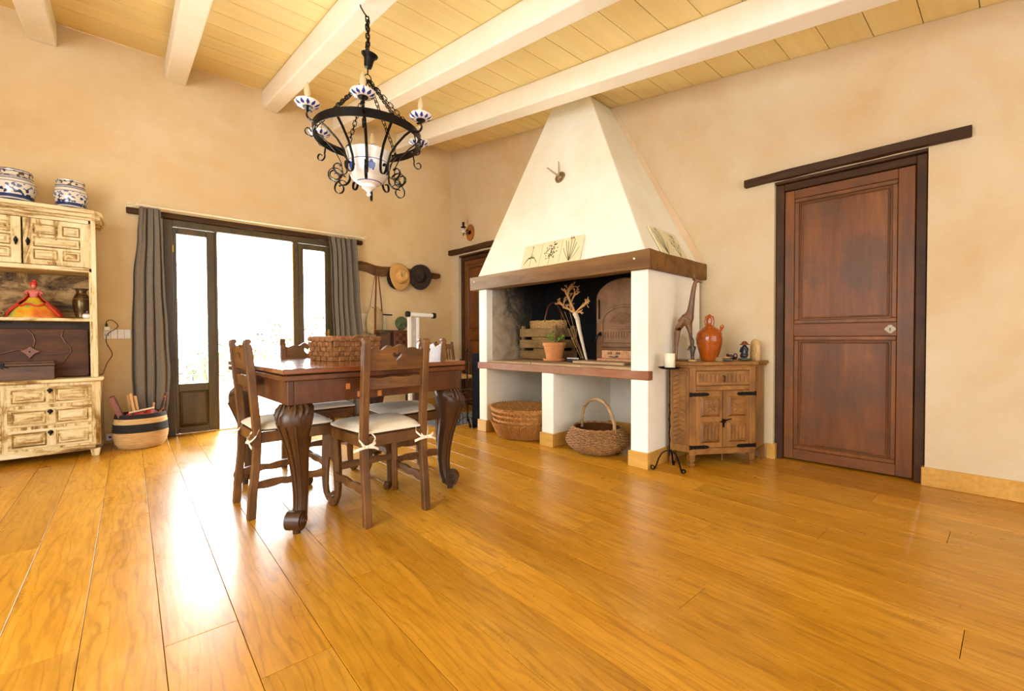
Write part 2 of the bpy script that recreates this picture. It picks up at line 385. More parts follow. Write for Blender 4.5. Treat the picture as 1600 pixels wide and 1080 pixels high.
def bowl_mat():
    n = NT('painted_bowl_ceramic'); tc = n.node('ShaderNodeTexCoord'); sp = n.node('ShaderNodeSeparateXYZ'); n.link(tc.outputs['Object'], sp.inputs[0])
    a = n.math('ARCTAN2', sp.outputs['Y'], sp.outputs['X']); s_ = n.math('SINE', n.math('MULTIPLY', a, 6.0))
    nz = n.math('MULTIPLY', n.math('SUBTRACT', n.noise(n.coords(), 55, 3, 0.6), 0.5), 2.2)
    d = n.math('SUBTRACT', n.math('ADD', s_, nz), n.math('MULTIPLY', n.math('ABSOLUTE', n.math('SUBTRACT', sp.outputs['Z'], 0.118)), 30.0))
    m = n.math('GREATER_THAN', d, 0.2)
    line = n.math('LESS_THAN', n.math('ABSOLUTE', n.math('SUBTRACT', sp.outputs['Z'], 0.158)), 0.0022)
    line2 = n.math('LESS_THAN', n.math('ABSOLUTE', n.math('SUBTRACT', sp.outputs['Z'], 0.040)), 0.0016)
    k = n.math('MAXIMUM', m, n.math('MAXIMUM', line, line2))
    return n.fin(n.mix(k, lin('#f2eee6'), lin('#32489c')), 0.15, 0, 0.4)
M['bowl'] = bowl_mat()
def glass_mat():
    n = NT('window_glass'); tr = n.node('ShaderNodeBsdfTransparent'); gl = n.node('ShaderNodeBsdfGlossy'); gl.inputs['Roughness'].default_value = 0.02
    fr = n.node('ShaderNodeFresnel'); fr.inputs[0].default_value = 1.45; mx = n.node('ShaderNodeMixShader')
    n.link(fr.outputs[0], mx.inputs[0]); n.link(tr.outputs[0], mx.inputs[1]); n.link(gl.outputs[0], mx.inputs[2]); n.link(mx.outputs[0], n.n['Material Output'].inputs[0]); return n.m
M['glass'] = glass_mat()
def bulb_mat():
    n = NT('frosted_amber_bulb'); n.b.inputs['Transmission Weight'].default_value = 0.55; n.b.inputs['Subsurface Weight'].default_value = 0.0
    return n.fin(lin('#f6e2b8'), 0.25)
M['bulb'] = bulb_mat()

# ================================================================ THE ROOM
def struct(o, label=None): o['kind'] = 'structure'; return tag(o, label)
XL, YB = -2.6, -3.0
# floor
fl = struct(MB().box(XL-.2, 4.3, YB-.2, 5.75, -0.14, -0.022).build('floor', M['under']))
ends = {-3: [2.90], -2: [1.87], -1: [2.90, 0.6], 0: [1.705, 3.9], 1: [1.365, 3.6], 2: [0.3, 2.9], 3: [1.71, 3.5], 4: [0.55, 2.4, 4.3], 5: [1.37, 3.2], 6: [0.2, 2.2, 4.0], 7: [0.76, 2.75], 8: [1.42, 3.3], 9: [0.1, 2.0, 3.9], 10: [1.0, 2.9], 11: [-0.3, 1.65, 3.6], 12: [0.6, 2.5], 13: [1.3, 3.2], 14: [0.2, 2.3], 15: [0.9, 3.0]}
rp = random.Random(3)
for k in range(-14, 22):
    e = list(ends.get(k, []))
    if not e: e = [rp.uniform(0.3, 2.2)]
    while min(e) > YB + 2.0: e.append(min(e) - rp.uniform(1.7, 2.1))
    while max(e) < 5.45 - 2.0: e.append(max(e) + rp.uniform(1.7, 2.1))
    e = sorted([YB] + e + [5.44])
    for a, b in zip(e[:-1], e[1:]):
        g = 0.0009; x0 = 0.04 + 0.195*k + g; x1 = 0.04 + 0.195*(k+1) - g; y0, y1 = a + g, b - g; dz = rp.uniform(-0.0003, 0.0001); c = 0.0008
        fx = lambda x, y: x - 0.0125*(y - 2.0)
        if x1 > 4.05 or x0 < XL: continue
        cx, cy = (x0+x1)/2, (y0+y1)/2; m = MB()
        def P(x, y, z): return (fx(x, y) - cx, y - cy, z)
        m.rings([[P(x0, y0, -.02), P(x1, y0, -.02), P(x1, y1, -.02), P(x0, y1, -.02)], [P(x0, y0, dz-c), P(x1, y0, dz-c), P(x1, y1, dz-c), P(x0, y1, dz-c)], [P(x0+c, y0+c, dz), P(x1-c, y0+c, dz), P(x1-c, y1-c, dz), P(x0+c, y1-c, dz)]])
        o = m.build('plank', M['floor'], fl); o.location = (cx, cy, 0)
# walls
wf = MB().box(XL-.2, 0.19, 5.40, 5.75, 0, 3.66).box(1.80, 3.66, 5.40, 5.75, 0, 3.66).box(0.19, 1.80, 5.40, 5.75, 2.12, 3.66)
struct(wf.build('wall_far', M['wall']))
def BU(p): return B(p.x, p.y, p.z)
wb = MB(BU)
def wseg(u0, u1, z0, z1=None):
    t0 = ceil_z(5.40 - u0) if z1 is None else z1; t1 = ceil_z(5.40 - u1) if z1 is None else z1
    wb.hexa([(u0, -.25, z0), (u1, -.25, z0), (u1, 0, z0), (u0, 0, z0), (u0, -.25, t0), (u1, -.25, t1), (u1, 0, t1), (u0, 0, t0)])
wseg(-.3, .17, 0); wseg(1.05, 4.178, 0); wseg(5.035, 8.6, 0)
def wtop(u0, u1, z0): wseg(u0, u1, z0)
wtop(.17, 1.05, 2.125); wtop(4.178, 5.035, 2.135)
wro = struct(wb.build('wall_right', M['wall_b'])); 
struct(MB().box(XL-.2, XL, YB-.2, 5.40, 0, 3.66).build('wall_left', M['wall_b']))
struct(MB().box(XL-.2, 4.3, YB-.2, YB, 0, 2.5).build('wall_back', M['wall_b']))
# ceiling boards on the sloping rafters
def cslab(m, x0, x1, y0, y1, d0, d1, k0=0.0, k1=None):
    k1 = k0 if k1 is None else k1
    X = lambda x, y: x + k0*(5.40 - y)
    m.hexa([(X(x0, y0), y0, ceil_z(y0)+d0), (X(x1, y0), y0, ceil_z(y0)+d0), (X(x1, y1), y1, ceil_z(y1)+d0), (X(x0, y1), y1, ceil_z(y1)+d0),
            (X(x0, y0), y0, ceil_z(y0)+d1), (X(x1, y0), y0, ceil_z(y0)+d1), (X(x1, y1), y1, ceil_z(y1)+d1), (X(x0, y1), y1, ceil_z(y1)+d1)])
mc = MB(); cslab(mc, XL-.2, 4.3, YB-.2, 5.75, 0.024, 0.14); ce = struct(mc.build('ceiling', M['under']))
y = 2.337 - 0.2415*22
while y < 5.5:
    y0, y1 = max(y, YB) + 0.0022, min(y + 0.2415, 5.42) - 0.0022; cy = (y0+y1)/2
    if y1 > y0 + .03:
        m = MB(); cslab(m, XL, 4.1, y0, y1, rp.uniform(0, .0015), 0.022); o = m.build('plank', M['ceilwood'], ce, origin=(0.7, cy, ceil_z(cy)))
    y += 0.2415
for xl, xr, k in ((-.672, -.498, .03), (.228, .390, .008), (1.055, 1.205, .014), (1.80, 1.955, .045), (2.62, 2.80, .056)):
    m = MB(); cslab(m, xl, xr, YB, 5.40, -0.20, -0.001, k); m.build('beam', M['beam'], ce, bevel=.012, seg=2)
# skirting boards along the right wall
def skirt(name, parts, T=BU):
    m = MB(T)
    for b in parts: m.box(*b)
    return struct(m.build(name, M['base'], bevel=.003))
skirt('baseboard_right', [(5.020, 8.4, 0, .016, 0, .118), (5.019, 5.035, -.04, .0155, 0, .118)])
skirt('trim_1', [(4.135, 4.195, 0, .016, 0, .118), (4.178, 4.195, -.04, .0, 0, .118)])
skirt('baseboard_far', [(-.24, .185, 5.385, 5.40, 0, .10), (1.805, 3.40, 5.385, 5.40, 0, .10)], ID)

# ---------------------------------------------------------------- the closed panelled door on the right
def panel_door(name, u0, u1, zt, label, rec=-.05, key=True):
    d, T = bthing(name, label, None, (u0+u1)/2, rec); d['kind'] = 'structure'; del_ = None
    fw = .052; MB(T).box(u0-.002, u1+.002, rec-.12, rec-.075, 0, zt+.01).build('dark_backing', M['under'], d)  # added behind the leaf to keep sky light from leaking through the gaps
    for a, b in ((u0, u0+fw), (u1-fw, u1)):
        MB(T).box(a, b, rec-.07, rec+.012, 0, zt).build('door_post', M['jamb'], d, bevel=.005)
    MB(T).box(u0+fw, u1-fw, rec-.07, rec+.012, zt-fw, zt).build('door_head', M['lintel'], d, bevel=.005)
    a, b = u0+fw+.004, u1-fw-.004; st = .085; z0, z1 = .015, zt-fw-.004; midl, midh = .952, 1.045
    for s0, s1 in ((a, a+st*.72), (b-st, b)):
        MB(T).box(s0, s1, rec-.045, rec-.004, z0, z1).build('stile', M['door'], d, bevel=.003)
    pa, pb = a+st*.72, b-st
    for s0, s1 in ((z0, z0+.075), (midl, midh), (z1-.065, z1)):
        MB(T).box(pa, pb, rec-.045, rec-.004, s0, s1).build('rail', M['doorx'], d, bevel=.003)
    for s0, s1 in ((z0+.075, midl), (midh, z1-.065)):
        MB(T).box(pa, pb, rec-.045, rec-.03, s0, s1).build('panel', M['door'], d)
        for inset, wd, dep in ((0.0, .03, rec-.008), (.04, .012, rec-.020)):   # mouldings
            m = MB(T); x0, x1, y0, y1 = pa+inset, pb-inset, s0+inset, s1-inset
            for q in ((x0, x1, y0, y0+wd), (x0, x1, y1-wd, y1)): m.box(q[0], q[1], rec-.031, dep, q[2], q[3])
            for q in ((x0, x0+wd), (x1-wd, x1)): m.box(q[0], q[1], rec-.031, dep, y0+wd, y1-wd)
            m.build('moulding', M['door'], d, bevel=.005)
    if key:
        uk, zk = b-.043+(-.075), .998
        m = MB(T); pts = [(.026*cos(t)*(1+.12*cos(4*t)), .026*sin(t)*(1+.12*cos(4*t))) for t in frange(0, 2*pi, 25)[:-1]]
        m.prism(pts, rec-.005, rec-.001, lambda p, q, a_: (uk+p, a_, zk+q)); k = m.build('keyhole_plate', plain('worn_steel', '#8a7a62', .4, .5), d); k['label'] = 'small iron keyhole plate'
        m = MB(T); m.prism([(.004*cos(t), .004+.005*sin(t)) for t in frange(0, 2*pi, 9)[:-1]], rec-.002, rec-.0003, lambda p, q, a_: (uk+p, a_, zk+q)); m.prism([(-.002, 0), (.002, 0), (.003, -.012), (-.003, -.012)], rec-.002, rec-.0003, lambda p, q, a_: (uk+p, a_, zk+q)); m.build('keyhole', M['black'], d)
    return d
panel_door('door_1', 4.182, 5.031, 2.115, 'dark red-brown panelled wooden door in the right wall')
panel_door('door_2', .175, 1.045, 2.10, 'dark panelled door beside the far corner, half hidden by the chimney', key=False)
def rough_beam(name, u0, u1, w0, w1, z0, z1, mat, parent=None, T=None, n=9, amp=.004, seed=1):
    r = random.Random(seed); m = MB(T); rs = []
    for i in range(n):
        u = u0 + (u1-u0)*i/(n-1); j = lambda: r.uniform(-amp, amp)
        rs.append([(u, w0, z0+j()), (u, w1+j(), z0+j()), (u, w1+j(), z1+j()), (u, w0, z1+j())])
    m.rings(rs); return m.build(name, mat, parent, bevel=.006, seg=2)
o, T = bthing('trim_2', 'long dark wooden lintel beam over the right door', None, 4.6, 0, 2.14); o['kind'] = 'structure'
rough_beam('lintel', 3.975, 5.222, 0, .055, 2.138, 2.196, M['lintel'], o, T, seed=4)
MB(T).box(4.185, 5.03, -.12, -.002, 2.116, 2.160).build('lintel_underside', M['jamb'], o)
o, T = bthing('trim_3', 'dark lintel beam over the corner door', None, .5, 0, 2.14); o['kind'] = 'structure'
rough_beam('lintel', -.005, 1.12, 0, .055, 2.145, 2.215, M['lintel'], o, T, seed=5)
MB(T).box(.178, 1.04, -.12, -.002, 2.101, 2.150).build('lintel_underside', M['jamb'], o)

# ---------------------------------------------------------------- the glazed garden door in the far wall
w = thing('window_1', 'glazed olive-brown garden door, its middle standing open', None, (1.0, 5.40, 0)); w['kind'] = 'structure'
TW = lambda p: Vector((p.x-1.0, p.y-5.40, p.z))
for a, b in ((.192, .262), (1.745, 1.798)): MB(TW).box(a, b, 5.375, 5.47, 0, 2.115).build('window_post', M['winframe'], w, bevel=.004)
MB(TW).box(.262, 1.745, 5.375, 5.47, 2.05, 2.115).build('window_head', M['winframe'], w, bevel=.004)
MB(TW).box(.262, 1.745, 5.38, 5.70, 0.0, .012).build('threshold', M['base'], w, bevel=.004)
def leaf(x0, x1, gx0, gx1, gz0, gz1):
    y0, y1 = 5.385, 5.43; lf = MB(TW).box(x0, gx0, y0, y1, .015, 2.045).box(gx1, x1, y0, y1, .015, 2.045).box(gx0, gx1, y0, y1, .015, .075).box(gx0, gx1, y0, y1, .43, gz0).box(gx0, gx1, y0, y1, gz1, 2.045).build('window_leaf', M['winframe'], w, bevel=.004)
    MB(TW).frustum(gx0, gx1, .075, .43, 5.41, 5.395, .03).build('panel', M['winframe'], lf)
    MB(TW).box(gx0, gx1, 5.405, 5.409, gz0, gz1).build('glass_pane', M['glass'], lf)
    return lf
lf = leaf(.264, .602, .292, .532, .505, 1.985)
m = MB(TW).cyl((.263, 5.383, 1.80), (.263, 5.383, 1.87), .006); m.build('hinge', M['brass'], lf)
lf2 = leaf(1.40, 1.744, 1.455, 1.69, .505, 1.985)
h = MB(TW).box(1.712, 1.735, 5.378, 5.386, .93, 1.06); h.cyl((1.722, 5.36, 1.01), (1.722, 5.385, 1.01), .007); h.tube([(1.722, 5.36, 1.01), (1.69, 5.357, 1.012), (1.63, 5.36, 1.005)], .006)
hh = h.build('door_handle', M['brass'], lf2); hh['label'] = 'brass lever door handle'
MB(TW).box(1.345, 1.40, 5.385, 5.45, .012, 2.05).build('mullion', M['winframe'], w, bevel=.004)
MB(TW).box(.602, .625, 5.39, 5.45, .012, 2.05).build('mullion', M['winframe'], w, bevel=.003)
MB(TW).box(1.335, 1.345, 5.383, 5.40, .012, 2.03).build('window_stop', M['base'], w)
o = thing('trim_4', 'long dark wooden lintel log over the garden door', None, (1.03, 5.4, 2.13)); o['kind'] = 'structure'
TL = lambda p: Vector((p.x-1.03, p.y-5.4, p.z-2.13))
m = MB(TL); r = random.Random(2); rs = []
for x in frange(-.075, 2.14, 14):
    j = lambda: r.uniform(-.004, .004)
    rs.append([(x, 5.40, 2.118+j()), (x, 5.345+j(), 2.118+j()), (x, 5.34+j(), 2.15+j()), (x, 5.35+j(), 2.172), (x, 5.40, 2.174)])
m.rings(rs).build('lintel', M['lintel'], o, bevel=.006)

# ---------------------------------------------------------------- outside the garden door
g = struct(MB().box(-30, 34, 5.75, 60, -.25, -.06).build('floor_terrace', M['grog']))
gw = thing('garden_wall', 'low dry-stone garden wall far behind the open door', 'wall', (1.5, 13.0, -.06))
r = random.Random(12)
for row in range(3):
    x = -9 + r.uniform(0, .3)
    while x < 9:
        L = r.uniform(.28, .55); h = .19
        m = MB(); hx, hy, hz = L/2-.012, r.uniform(.13, .17), h/2-.008
        m.hexa([(sx*hx*r.uniform(.86, 1), sy*hy*r.uniform(.85, 1), -hz) for sx, sy in ((-1, -1), (1, -1), (1, 1), (-1, 1))] + [(sx*hx*r.uniform(.86, 1), sy*hy*r.uniform(.85, 1), hz) for sx, sy in ((-1, -1), (1, -1), (1, 1), (-1, 1))])
        s_ = m.build('stone', M['stone'], gw); s_.location = (x + L/2, r.uniform(-.02, .02), h*row + h/2); x += L
def bush(x, y, z, R, H, n, seed, label):
    r = random.Random(seed); t = thing('bush', label, 'bush', (x, y, z), group='shrubs in the garden')
    m = MB()
    for i in range(n):
        a, q, hh = r.uniform(0, 2*pi), sqrt(r.random())*R, r.uniform(.1, 1)*H
        k = sqrt(max(0.05, 1-(hh/H)**2)); c = Vector((q*k*cos(a), q*k*sin(a), hh)); d = Vector((r.uniform(-1, 1), r.uniform(-1, 1), r.uniform(-.3, 1))).normalized()*r.uniform(.06, .12)
        e = d.cross(Vector((0.3, .2, 1))).normalized()*.03
        m.add([c-e*.2, c+d*.5-e, c+d, c+d*.5+e], [(0, 1, 2, 3)])
    m.build('foliage', M['bush'], t, kind='stuff')
    m = MB()
    for i in range(9):
        a = r.uniform(0, 2*pi); m.tube([(0, 0, 0), (cos(a)*R*.3, sin(a)*R*.3, H*.4), (cos(a)*R*.7, sin(a)*R*.7, H*.85)], [.02, .012, .005], 5)
    m.build('stem', M['leather'], t)
for i, (x, y, R, H, n, lb) in enumerate(((2.0, 9.5, .55, 1.35, 260, 'sparse pale shrub seen through the open door, left one'), (3.05, 10.2, .6, 1.5, 260, 'sparse pale shrub seen through the open door, beside the mullion'), (1.1, 11.0, .5, .95, 220, 'low shrub seen through the left pane of the garden door'))):
    bush(x, y, -.06, R, H, n, 40+i, lb)

# ================================================================ FIREPLACE
fp, T = bthing('fireplace', 'white plaster fireplace with tall tapering hood and dark wooden mantle beam', 'fireplace', 2.67, .45)
def pbox(name, mat, *b, bevel=.006):
    return MB(T).box(*b).build(name, mat, fp, bevel=bevel, seg=2)
for a, b in ((1.745, 1.862), (2.607, 2.742), (3.492, 3.630)):
    z1 = 1.44 if a != 2.607 else .640
    pbox('pillar', M['white'], a, b, .05 if a != 2.607 else .05, .935, 0, z1)
pbox('side_wall', M['white'], 1.745, 3.630, .001, .05, 0, .64, bevel=0)
MB(T).box(1.862, 3.492, .001, .05, .64, 1.5715).build('fireback', M['backsoot'], fp)
MB(T).box(1.862, 1.868, .051, .86, .70, 1.57).build('lining', M['soot'], fp)
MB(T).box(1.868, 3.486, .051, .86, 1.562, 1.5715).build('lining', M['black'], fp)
MB(T).box(3.486, 3.492, .051, .86, .70, 1.57).build('lining', M['soot'], fp)
# openings' greyish inner faces below the counter
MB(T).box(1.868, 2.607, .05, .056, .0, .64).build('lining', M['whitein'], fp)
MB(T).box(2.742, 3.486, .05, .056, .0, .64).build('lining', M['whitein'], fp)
for a, b, front in ((1.735, 1.872, 1), (2.597, 2.752, 1), (3.480, 3.640, 1)):
    MB(T).box(a, b, .935, .955, 0, .116).box(a, a+.011, .05, .935, 0, .116).box(b-.011, b, .05, .935, 0, .116).build('skirting', M['base'], fp, bevel=.003)
MB(T).box(2.752, 3.480, .056, .07, 0, .116).build('skirting', M['base'], fp, bevel=.003)
MB(T).box(1.872, 2.597, .056, .07, 0, .116).build('skirting', M['base'], fp, bevel=.003)
# counter: thick weathered board behind a red-brown edge beam
for i, (a, b) in enumerate(((1.868, 2.45), (2.454, 3.02), (3.024, 3.486))):
    MB(T).box(a, b, .056, .915, .645, .722+.002*i).build('counter_board', M['board'], fp, bevel=.005)
bm_ = rough_beam('counter_beam', 1.733, 3.640, .88, .945, .640, .706, M['redbeam'], fp, T, n=12, amp=.003, seed=8)
# mantle: front beam and two returns
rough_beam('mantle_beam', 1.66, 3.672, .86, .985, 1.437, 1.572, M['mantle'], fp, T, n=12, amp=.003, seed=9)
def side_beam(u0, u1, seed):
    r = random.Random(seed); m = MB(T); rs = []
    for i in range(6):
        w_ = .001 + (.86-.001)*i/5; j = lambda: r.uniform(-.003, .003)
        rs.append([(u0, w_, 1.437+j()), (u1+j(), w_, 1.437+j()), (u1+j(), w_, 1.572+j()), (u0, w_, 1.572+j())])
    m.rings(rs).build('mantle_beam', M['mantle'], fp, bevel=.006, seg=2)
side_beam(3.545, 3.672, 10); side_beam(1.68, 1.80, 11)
for u, z in ((3.55, 1.515), (1.735, 1.52)): MB(T).cyl((u, .980, z), (u, .992, z), .009, .007).build('peg', M['rodw'], fp)['label'] = 'pale wooden peg'
# hood
hb = dict(z=1.572, w=.915, a=1.70, b=3.600); ht = dict(z=3.30, w=.345, a=2.235, b=2.705)
t_ = .02
m = MB(T)
zc0 = ceil_z(B(2.235, .1).y) - .001; zc1 = ceil_z(B(2.705, .1).y) - .001; zc2 = ceil_z(B(2.705, .345).y) - .001; zc3 = ceil_z(B(2.235, .345).y) - .001
m.hexa([(1.70, .001, 1.572), (3.60, .001, 1.572), (3.60, .915, 1.572), (1.70, .915, 1.572), (2.235, .001, zc0), (2.705, .001, zc1), (2.705, .345, zc2), (2.235, .345, zc3)])
m.build('hood', M['white'], fp, bevel=.008, seg=2)

MB(T).hexa([(3.595, .001, 1.575), (3.660, .001, 1.575), (3.660, .007, 1.575), (3.595, .007, 1.575), (2.700, .001, zc1), (2.752, .001, zc1-.012), (2.752, .007, zc1-.012), (2.700, .007, zc1)]).build('plaster_fillet', plaster('pink_plaster', ['#d8b58c', '#e2c6a2'], 2.0), fp, bevel=.003)
def hood_w(z): return .915 - (.915-.345)*(z-1.572)/(3.27-1.572)
def hood_u(z): return 3.600 - (3.600-2.705)*(z-1.572)/(3.24-1.572)

# ---------------------------------------------------------------- clock on the hood
sl = math.atan((.915-.345)/(3.27-1.572))
c, T2 = bthing('wall_clock', 'minimal clock of a small metal disc and two hands on the white hood', 'clock', 2.575, hood_w(2.44), 2.44)
c.rotation_euler = (sl*1.0, 0, RB); c.rotation_euler = (Matrix.Rotation(RB, 4, 'Z') @ Matrix.Rotation(sl, 4, 'X')).to_euler()
# local: x away along the wall, y out of the hood, z up the slope
M['handm'] = plain('pale_aluminium', '#b9a888', .35, .3); M['discm'] = plain('dull_brass', '#94805a', .3, .7)
MB().cyl((0, .004, 0), (0, .022, 0), .058, .052, 28).build('clock_disc', M['discm'], c, smooth=True)
def hand(p, w_): 
    m = MB(); d = Vector(p).normalized(); n_ = d.cross(Vector((0, 1, 0))); m.strap([(-d.x*.045, .03, -d.z*.045), tuple(p)], n_, [w_, w_*.6], .003); return m
hand((.19, .03, .155), .018).build('hand', M['handm'], c); hand((.045, .036, .17), .016).build('hand', M['handm'], c)
MB().cyl((0, .004, 0), (0, .04, 0), .008).build('spindle', M['brass'], c)

# ---------------------------------------------------------------- botanical tiles
M['tile'] = plain('ivory_tile', '#e6dcb2', 0.25, 0, .05, 6, coat=.3); M['ink'] = plain('ink_green', '#55592f', 0.5, 0, .3, 60); M['inkr'] = plain('ink_rose', '#a06a45', 0.5)
def plant_print(kind, W, H, y):
    m = MB(); m2 = MB(); r = random.Random(kind+5)
    def stem(pts, w0): m.strap([(p[0]*W, y, p[1]*H) for p in pts], (1, 0, 0.01), w0, .0006) if False else m.prism([(p[0]*W - w0/2, p[1]*H) for p in pts] + [(p[0]*W + w0/2, p[1]*H) for p in pts[::-1]], y, y+.0008, lambda p, q, a: (p, a, q))
    def lf_(x, z, a, L, wd, mm=m): 
        pts = [(0, 0), (L*.35, wd), (L*.75, wd*.6), (L, 0), (L*.7, -wd*.6), (L*.3, -wd)]
        mm.prism([(x*W + p*cos(a) - q*sin(a), z*H + p*sin(a) + q*cos(a)) for p, q in pts], y, y+.0009, lambda p, q, a_: (p, a_, q))
    if kind == 0:
        stem([(.0, .08), (.01, .5), (.0, .93)], .003); lf_(.0, .82, pi/2, .03, .006)
        for i in range(11):
            a = radians(10 + i*16); p = [(0, .42)]
            for t in (.4, .75, 1): p.append((cos(a)*.36*t, .42 + sin(a)*.2*t - .28*t*t*abs(cos(a))))
            stem(p, .004)
    elif kind == 1:
        stem([(.03, .02), (-.0, .3), (.02, .75)], .003)
        for i in range(46):
            a = r.uniform(0, 2*pi); q = sqrt(r.random()); x, z = q*.3*cos(a)*(1.1-.3*sin(a)), .6 + q*.34*sin(a)
            lf_(x, z, r.uniform(0, 6.28), .020, .006, m2 if i % 9 == 0 else m)
    elif kind == 2:
        for dx, h in ((-.36, .55), (-.2, .75), (-.1, .9), (.05, .88), (.2, .85), (.33, .9), (.4, .6)): stem([(.02, .05), (dx*.55, h*.5), (dx, h)], .005)
        for dx in (-.04, .06): lf_(dx, .9, 1.2, .03, .01, m2)
    else:
        for dx, h in ((-.3, .6), (-.12, .8), (.1, .9), (.28, .7)): stem([(.02, .08), (dx*.6, h*.5), (dx, h)], .004)
        for i in range(8): lf_(r.uniform(-.3, .3), r.uniform(.4, .85), r.uniform(0, 3), .03, .006)
    return m, m2
def tiles(u0, wd, n, z0, H, face, kinds, labels):
    for i in range(n):
        cx = u0 + wd*(i+.5)
        if face == 'front':
            o, _ = bthing('botanical_tile', labels[i], 'tile', cx, hood_w(z0)+.006, z0, 'botanical tiles on the mantle'); o.rotation_euler = (Matrix.Rotation(RB, 4, 'Z') @ Matrix.Rotation(sl, 4, 'X')).to_euler()
        else:
            o, _ = bthing('botanical_tile', labels[i], 'tile', hood_u(z0)+.006, cx, z0, 'botanical tiles on the mantle')
            sl2 = math.atan((3.600-2.705)/(3.24-1.572)); o.rotation_euler = (Matrix.Rotation(RB+pi/2, 4, 'Z') @ Matrix.Rotation(sl2, 4, 'X')).to_euler()
        g_ = .0015; MB().box(-wd/2+g_, wd/2-g_, 0, .01, 0, H).build('tile_body', M['tile'], o, bevel=.001)
        a, b = plant_print(kinds[i], wd, H, .0102); a.build('plant_drawing', M['ink'], o)
        if b.v: b.build('flower_drawing', M['inkr'], o, kind='stuff')
tiles(2.335, .228, 3, 1.578, .235, 'front', (0, 1, 2), ('ivory tile drawn with a grassy plant, far end of the three on the mantle front', 'ivory tile drawn with a bushy berry plant, middle of the three on the mantle', 'ivory tile drawn with an upright lily, nearest of the three on the mantle front'))
tiles(.22, .225, 2, 1.578, .27, 'side', (3, 2), ('ivory tile with thin plant sprigs on the hood side, nearer the wall', 'ivory tile with upright leaves on the hood side, nearer the hood corner'))

# ---------------------------------------------------------------- iron oven door standing in the fireplace
ov, T = bthing('oven_door', 'rust-brown cast-iron arched oven door standing in the fireplace', 'oven door', 3.10, .40, .725)
def archpoly(u0, u1, z0, zs, n=14): # flat sides, rounded top
    cx, R = (u0+u1)/2, (u1-u0)/2; return [(u0, z0)] + [(cx - R*cos(pi*k/n), zs + R*.62*sin(pi*k/n)) for k in range(n+1)] + [(u1, z0)]
UM = lambda p, q, a: (p, a, q)
m = MB(T); m.prism(archpoly(2.81, 3.40, .725, 1.30, 18), .34, .40, UM); m.build('oven_frame', M['rust'], ov, bevel=.012, seg=2)
m = MB(T); m.prism(archpoly(2.875, 3.335, .86, 1.10, 16), .40, .418, UM); d = m.build('oven_hatch', M['rust'], ov, bevel=.006)
m = MB(T); P_ = [(x, z) for x, z in archpoly(2.90, 3.31, .90, 1.09, 16)]
m.tube([(x, .419, z) for x, z in P_], .005, 6, True)
m.tube([(2.92, .419, 1.025), (3.29, .419, 1.025)], .004, 5); m.tube([(2.92, .419, 1.045), (3.29, .419, 1.045)], .003, 5)
for k in range(9):   # embossed wheat sheaf and leaves
    a = radians(25 + k*16.2); x, z = 3.105, 1.06
    m.tube([(x, .419, z), (x + .07*cos(a), .419, z + .07*sin(a)), (x + .155*cos(a), .419, z + .11*sin(a))], [.003, .005, .002], 5)
    for q in (.08, .11, .135): 
        for sgn in (-1, 1): m.ball((x + q*cos(a+sgn*.09), .419, z + q*.74*sin(a+sgn*.09)), .006, .003, .009, 6, 4)
x = 2.925
for k in range(13):   # worn embossed letters, no longer readable
    hgt = .055; m.tube([(x, .419, .945), (x, .419, .945+hgt)], .0032, 5)
    if k % 3 != 1: m.tube([(x, .419, .945+hgt), (x+.016, .419, .945+hgt)], .003, 5)
    if k % 4 == 2: m.tube([(x, .419, .945), (x+.016, .419, .945)], .003, 5)
    if k % 5 == 3: m.tube([(x, .419, .972), (x+.014, .419, .972)], .003, 5)
    x += .028
m.build('relief', M['rust'], d, smooth=True)
MB(T).box(2.88, 3.33, .40, .424, .835, .852).build('ledge', M['rust'], ov, bevel=.004)
m = MB(T); m.tube([(2.872, .435, .985), (2.862, .45, .97), (2.85, .452, .93), (2.838, .445, .895), (2.826, .44, .885)], [.009, .009, .008, .007, .005], 8); m.box(2.866, 2.884, .40, .435, .965, 1.0); m.build('latch', M['iron'], ov, smooth=True)
MB(T).box(2.843, 2.853, .395, .412, 1.12, 1.30).build('hinge', M['iron'], ov, bevel=.003)
# brick in front of it
bo, T = bthing('vent_brick', 'pale orange brick with small vent slots in front of the oven door', 'brick', 3.12, .50, .725)
bb = MB(T).box(2.955, 3.30, .43, .52, .765, .835).build('brick_body', M['brick'], bo, bevel=.005, seg=2)
m = MB(T)
for u in (3.02, 3.036, 3.052, 3.10, 3.116, 3.132): m.box(u, u+.009, .5195, .5215, .800, .820)
m.prism([(3.03, .778), (3.045, .786), (3.08, .780), (3.11, .792), (3.13, .783), (3.12, .774), (3.08, .772)], .5195, .5215, UM)
m.build('vent_slot', M['black'], bo)
MB(T).box(2.93, 3.34, .42, .56, .725, .764).build('brick_base', M['brick'], bo, bevel=.004)
bo, T = bthing('wooden_board', 'flat pale wooden board lying in front of the vent brick', 'board', 3.10, .70, .726)
MB(T).box(2.83, 3.34, .60, .78, .727, .748).build('board', M['board'], bo, bevel=.003)
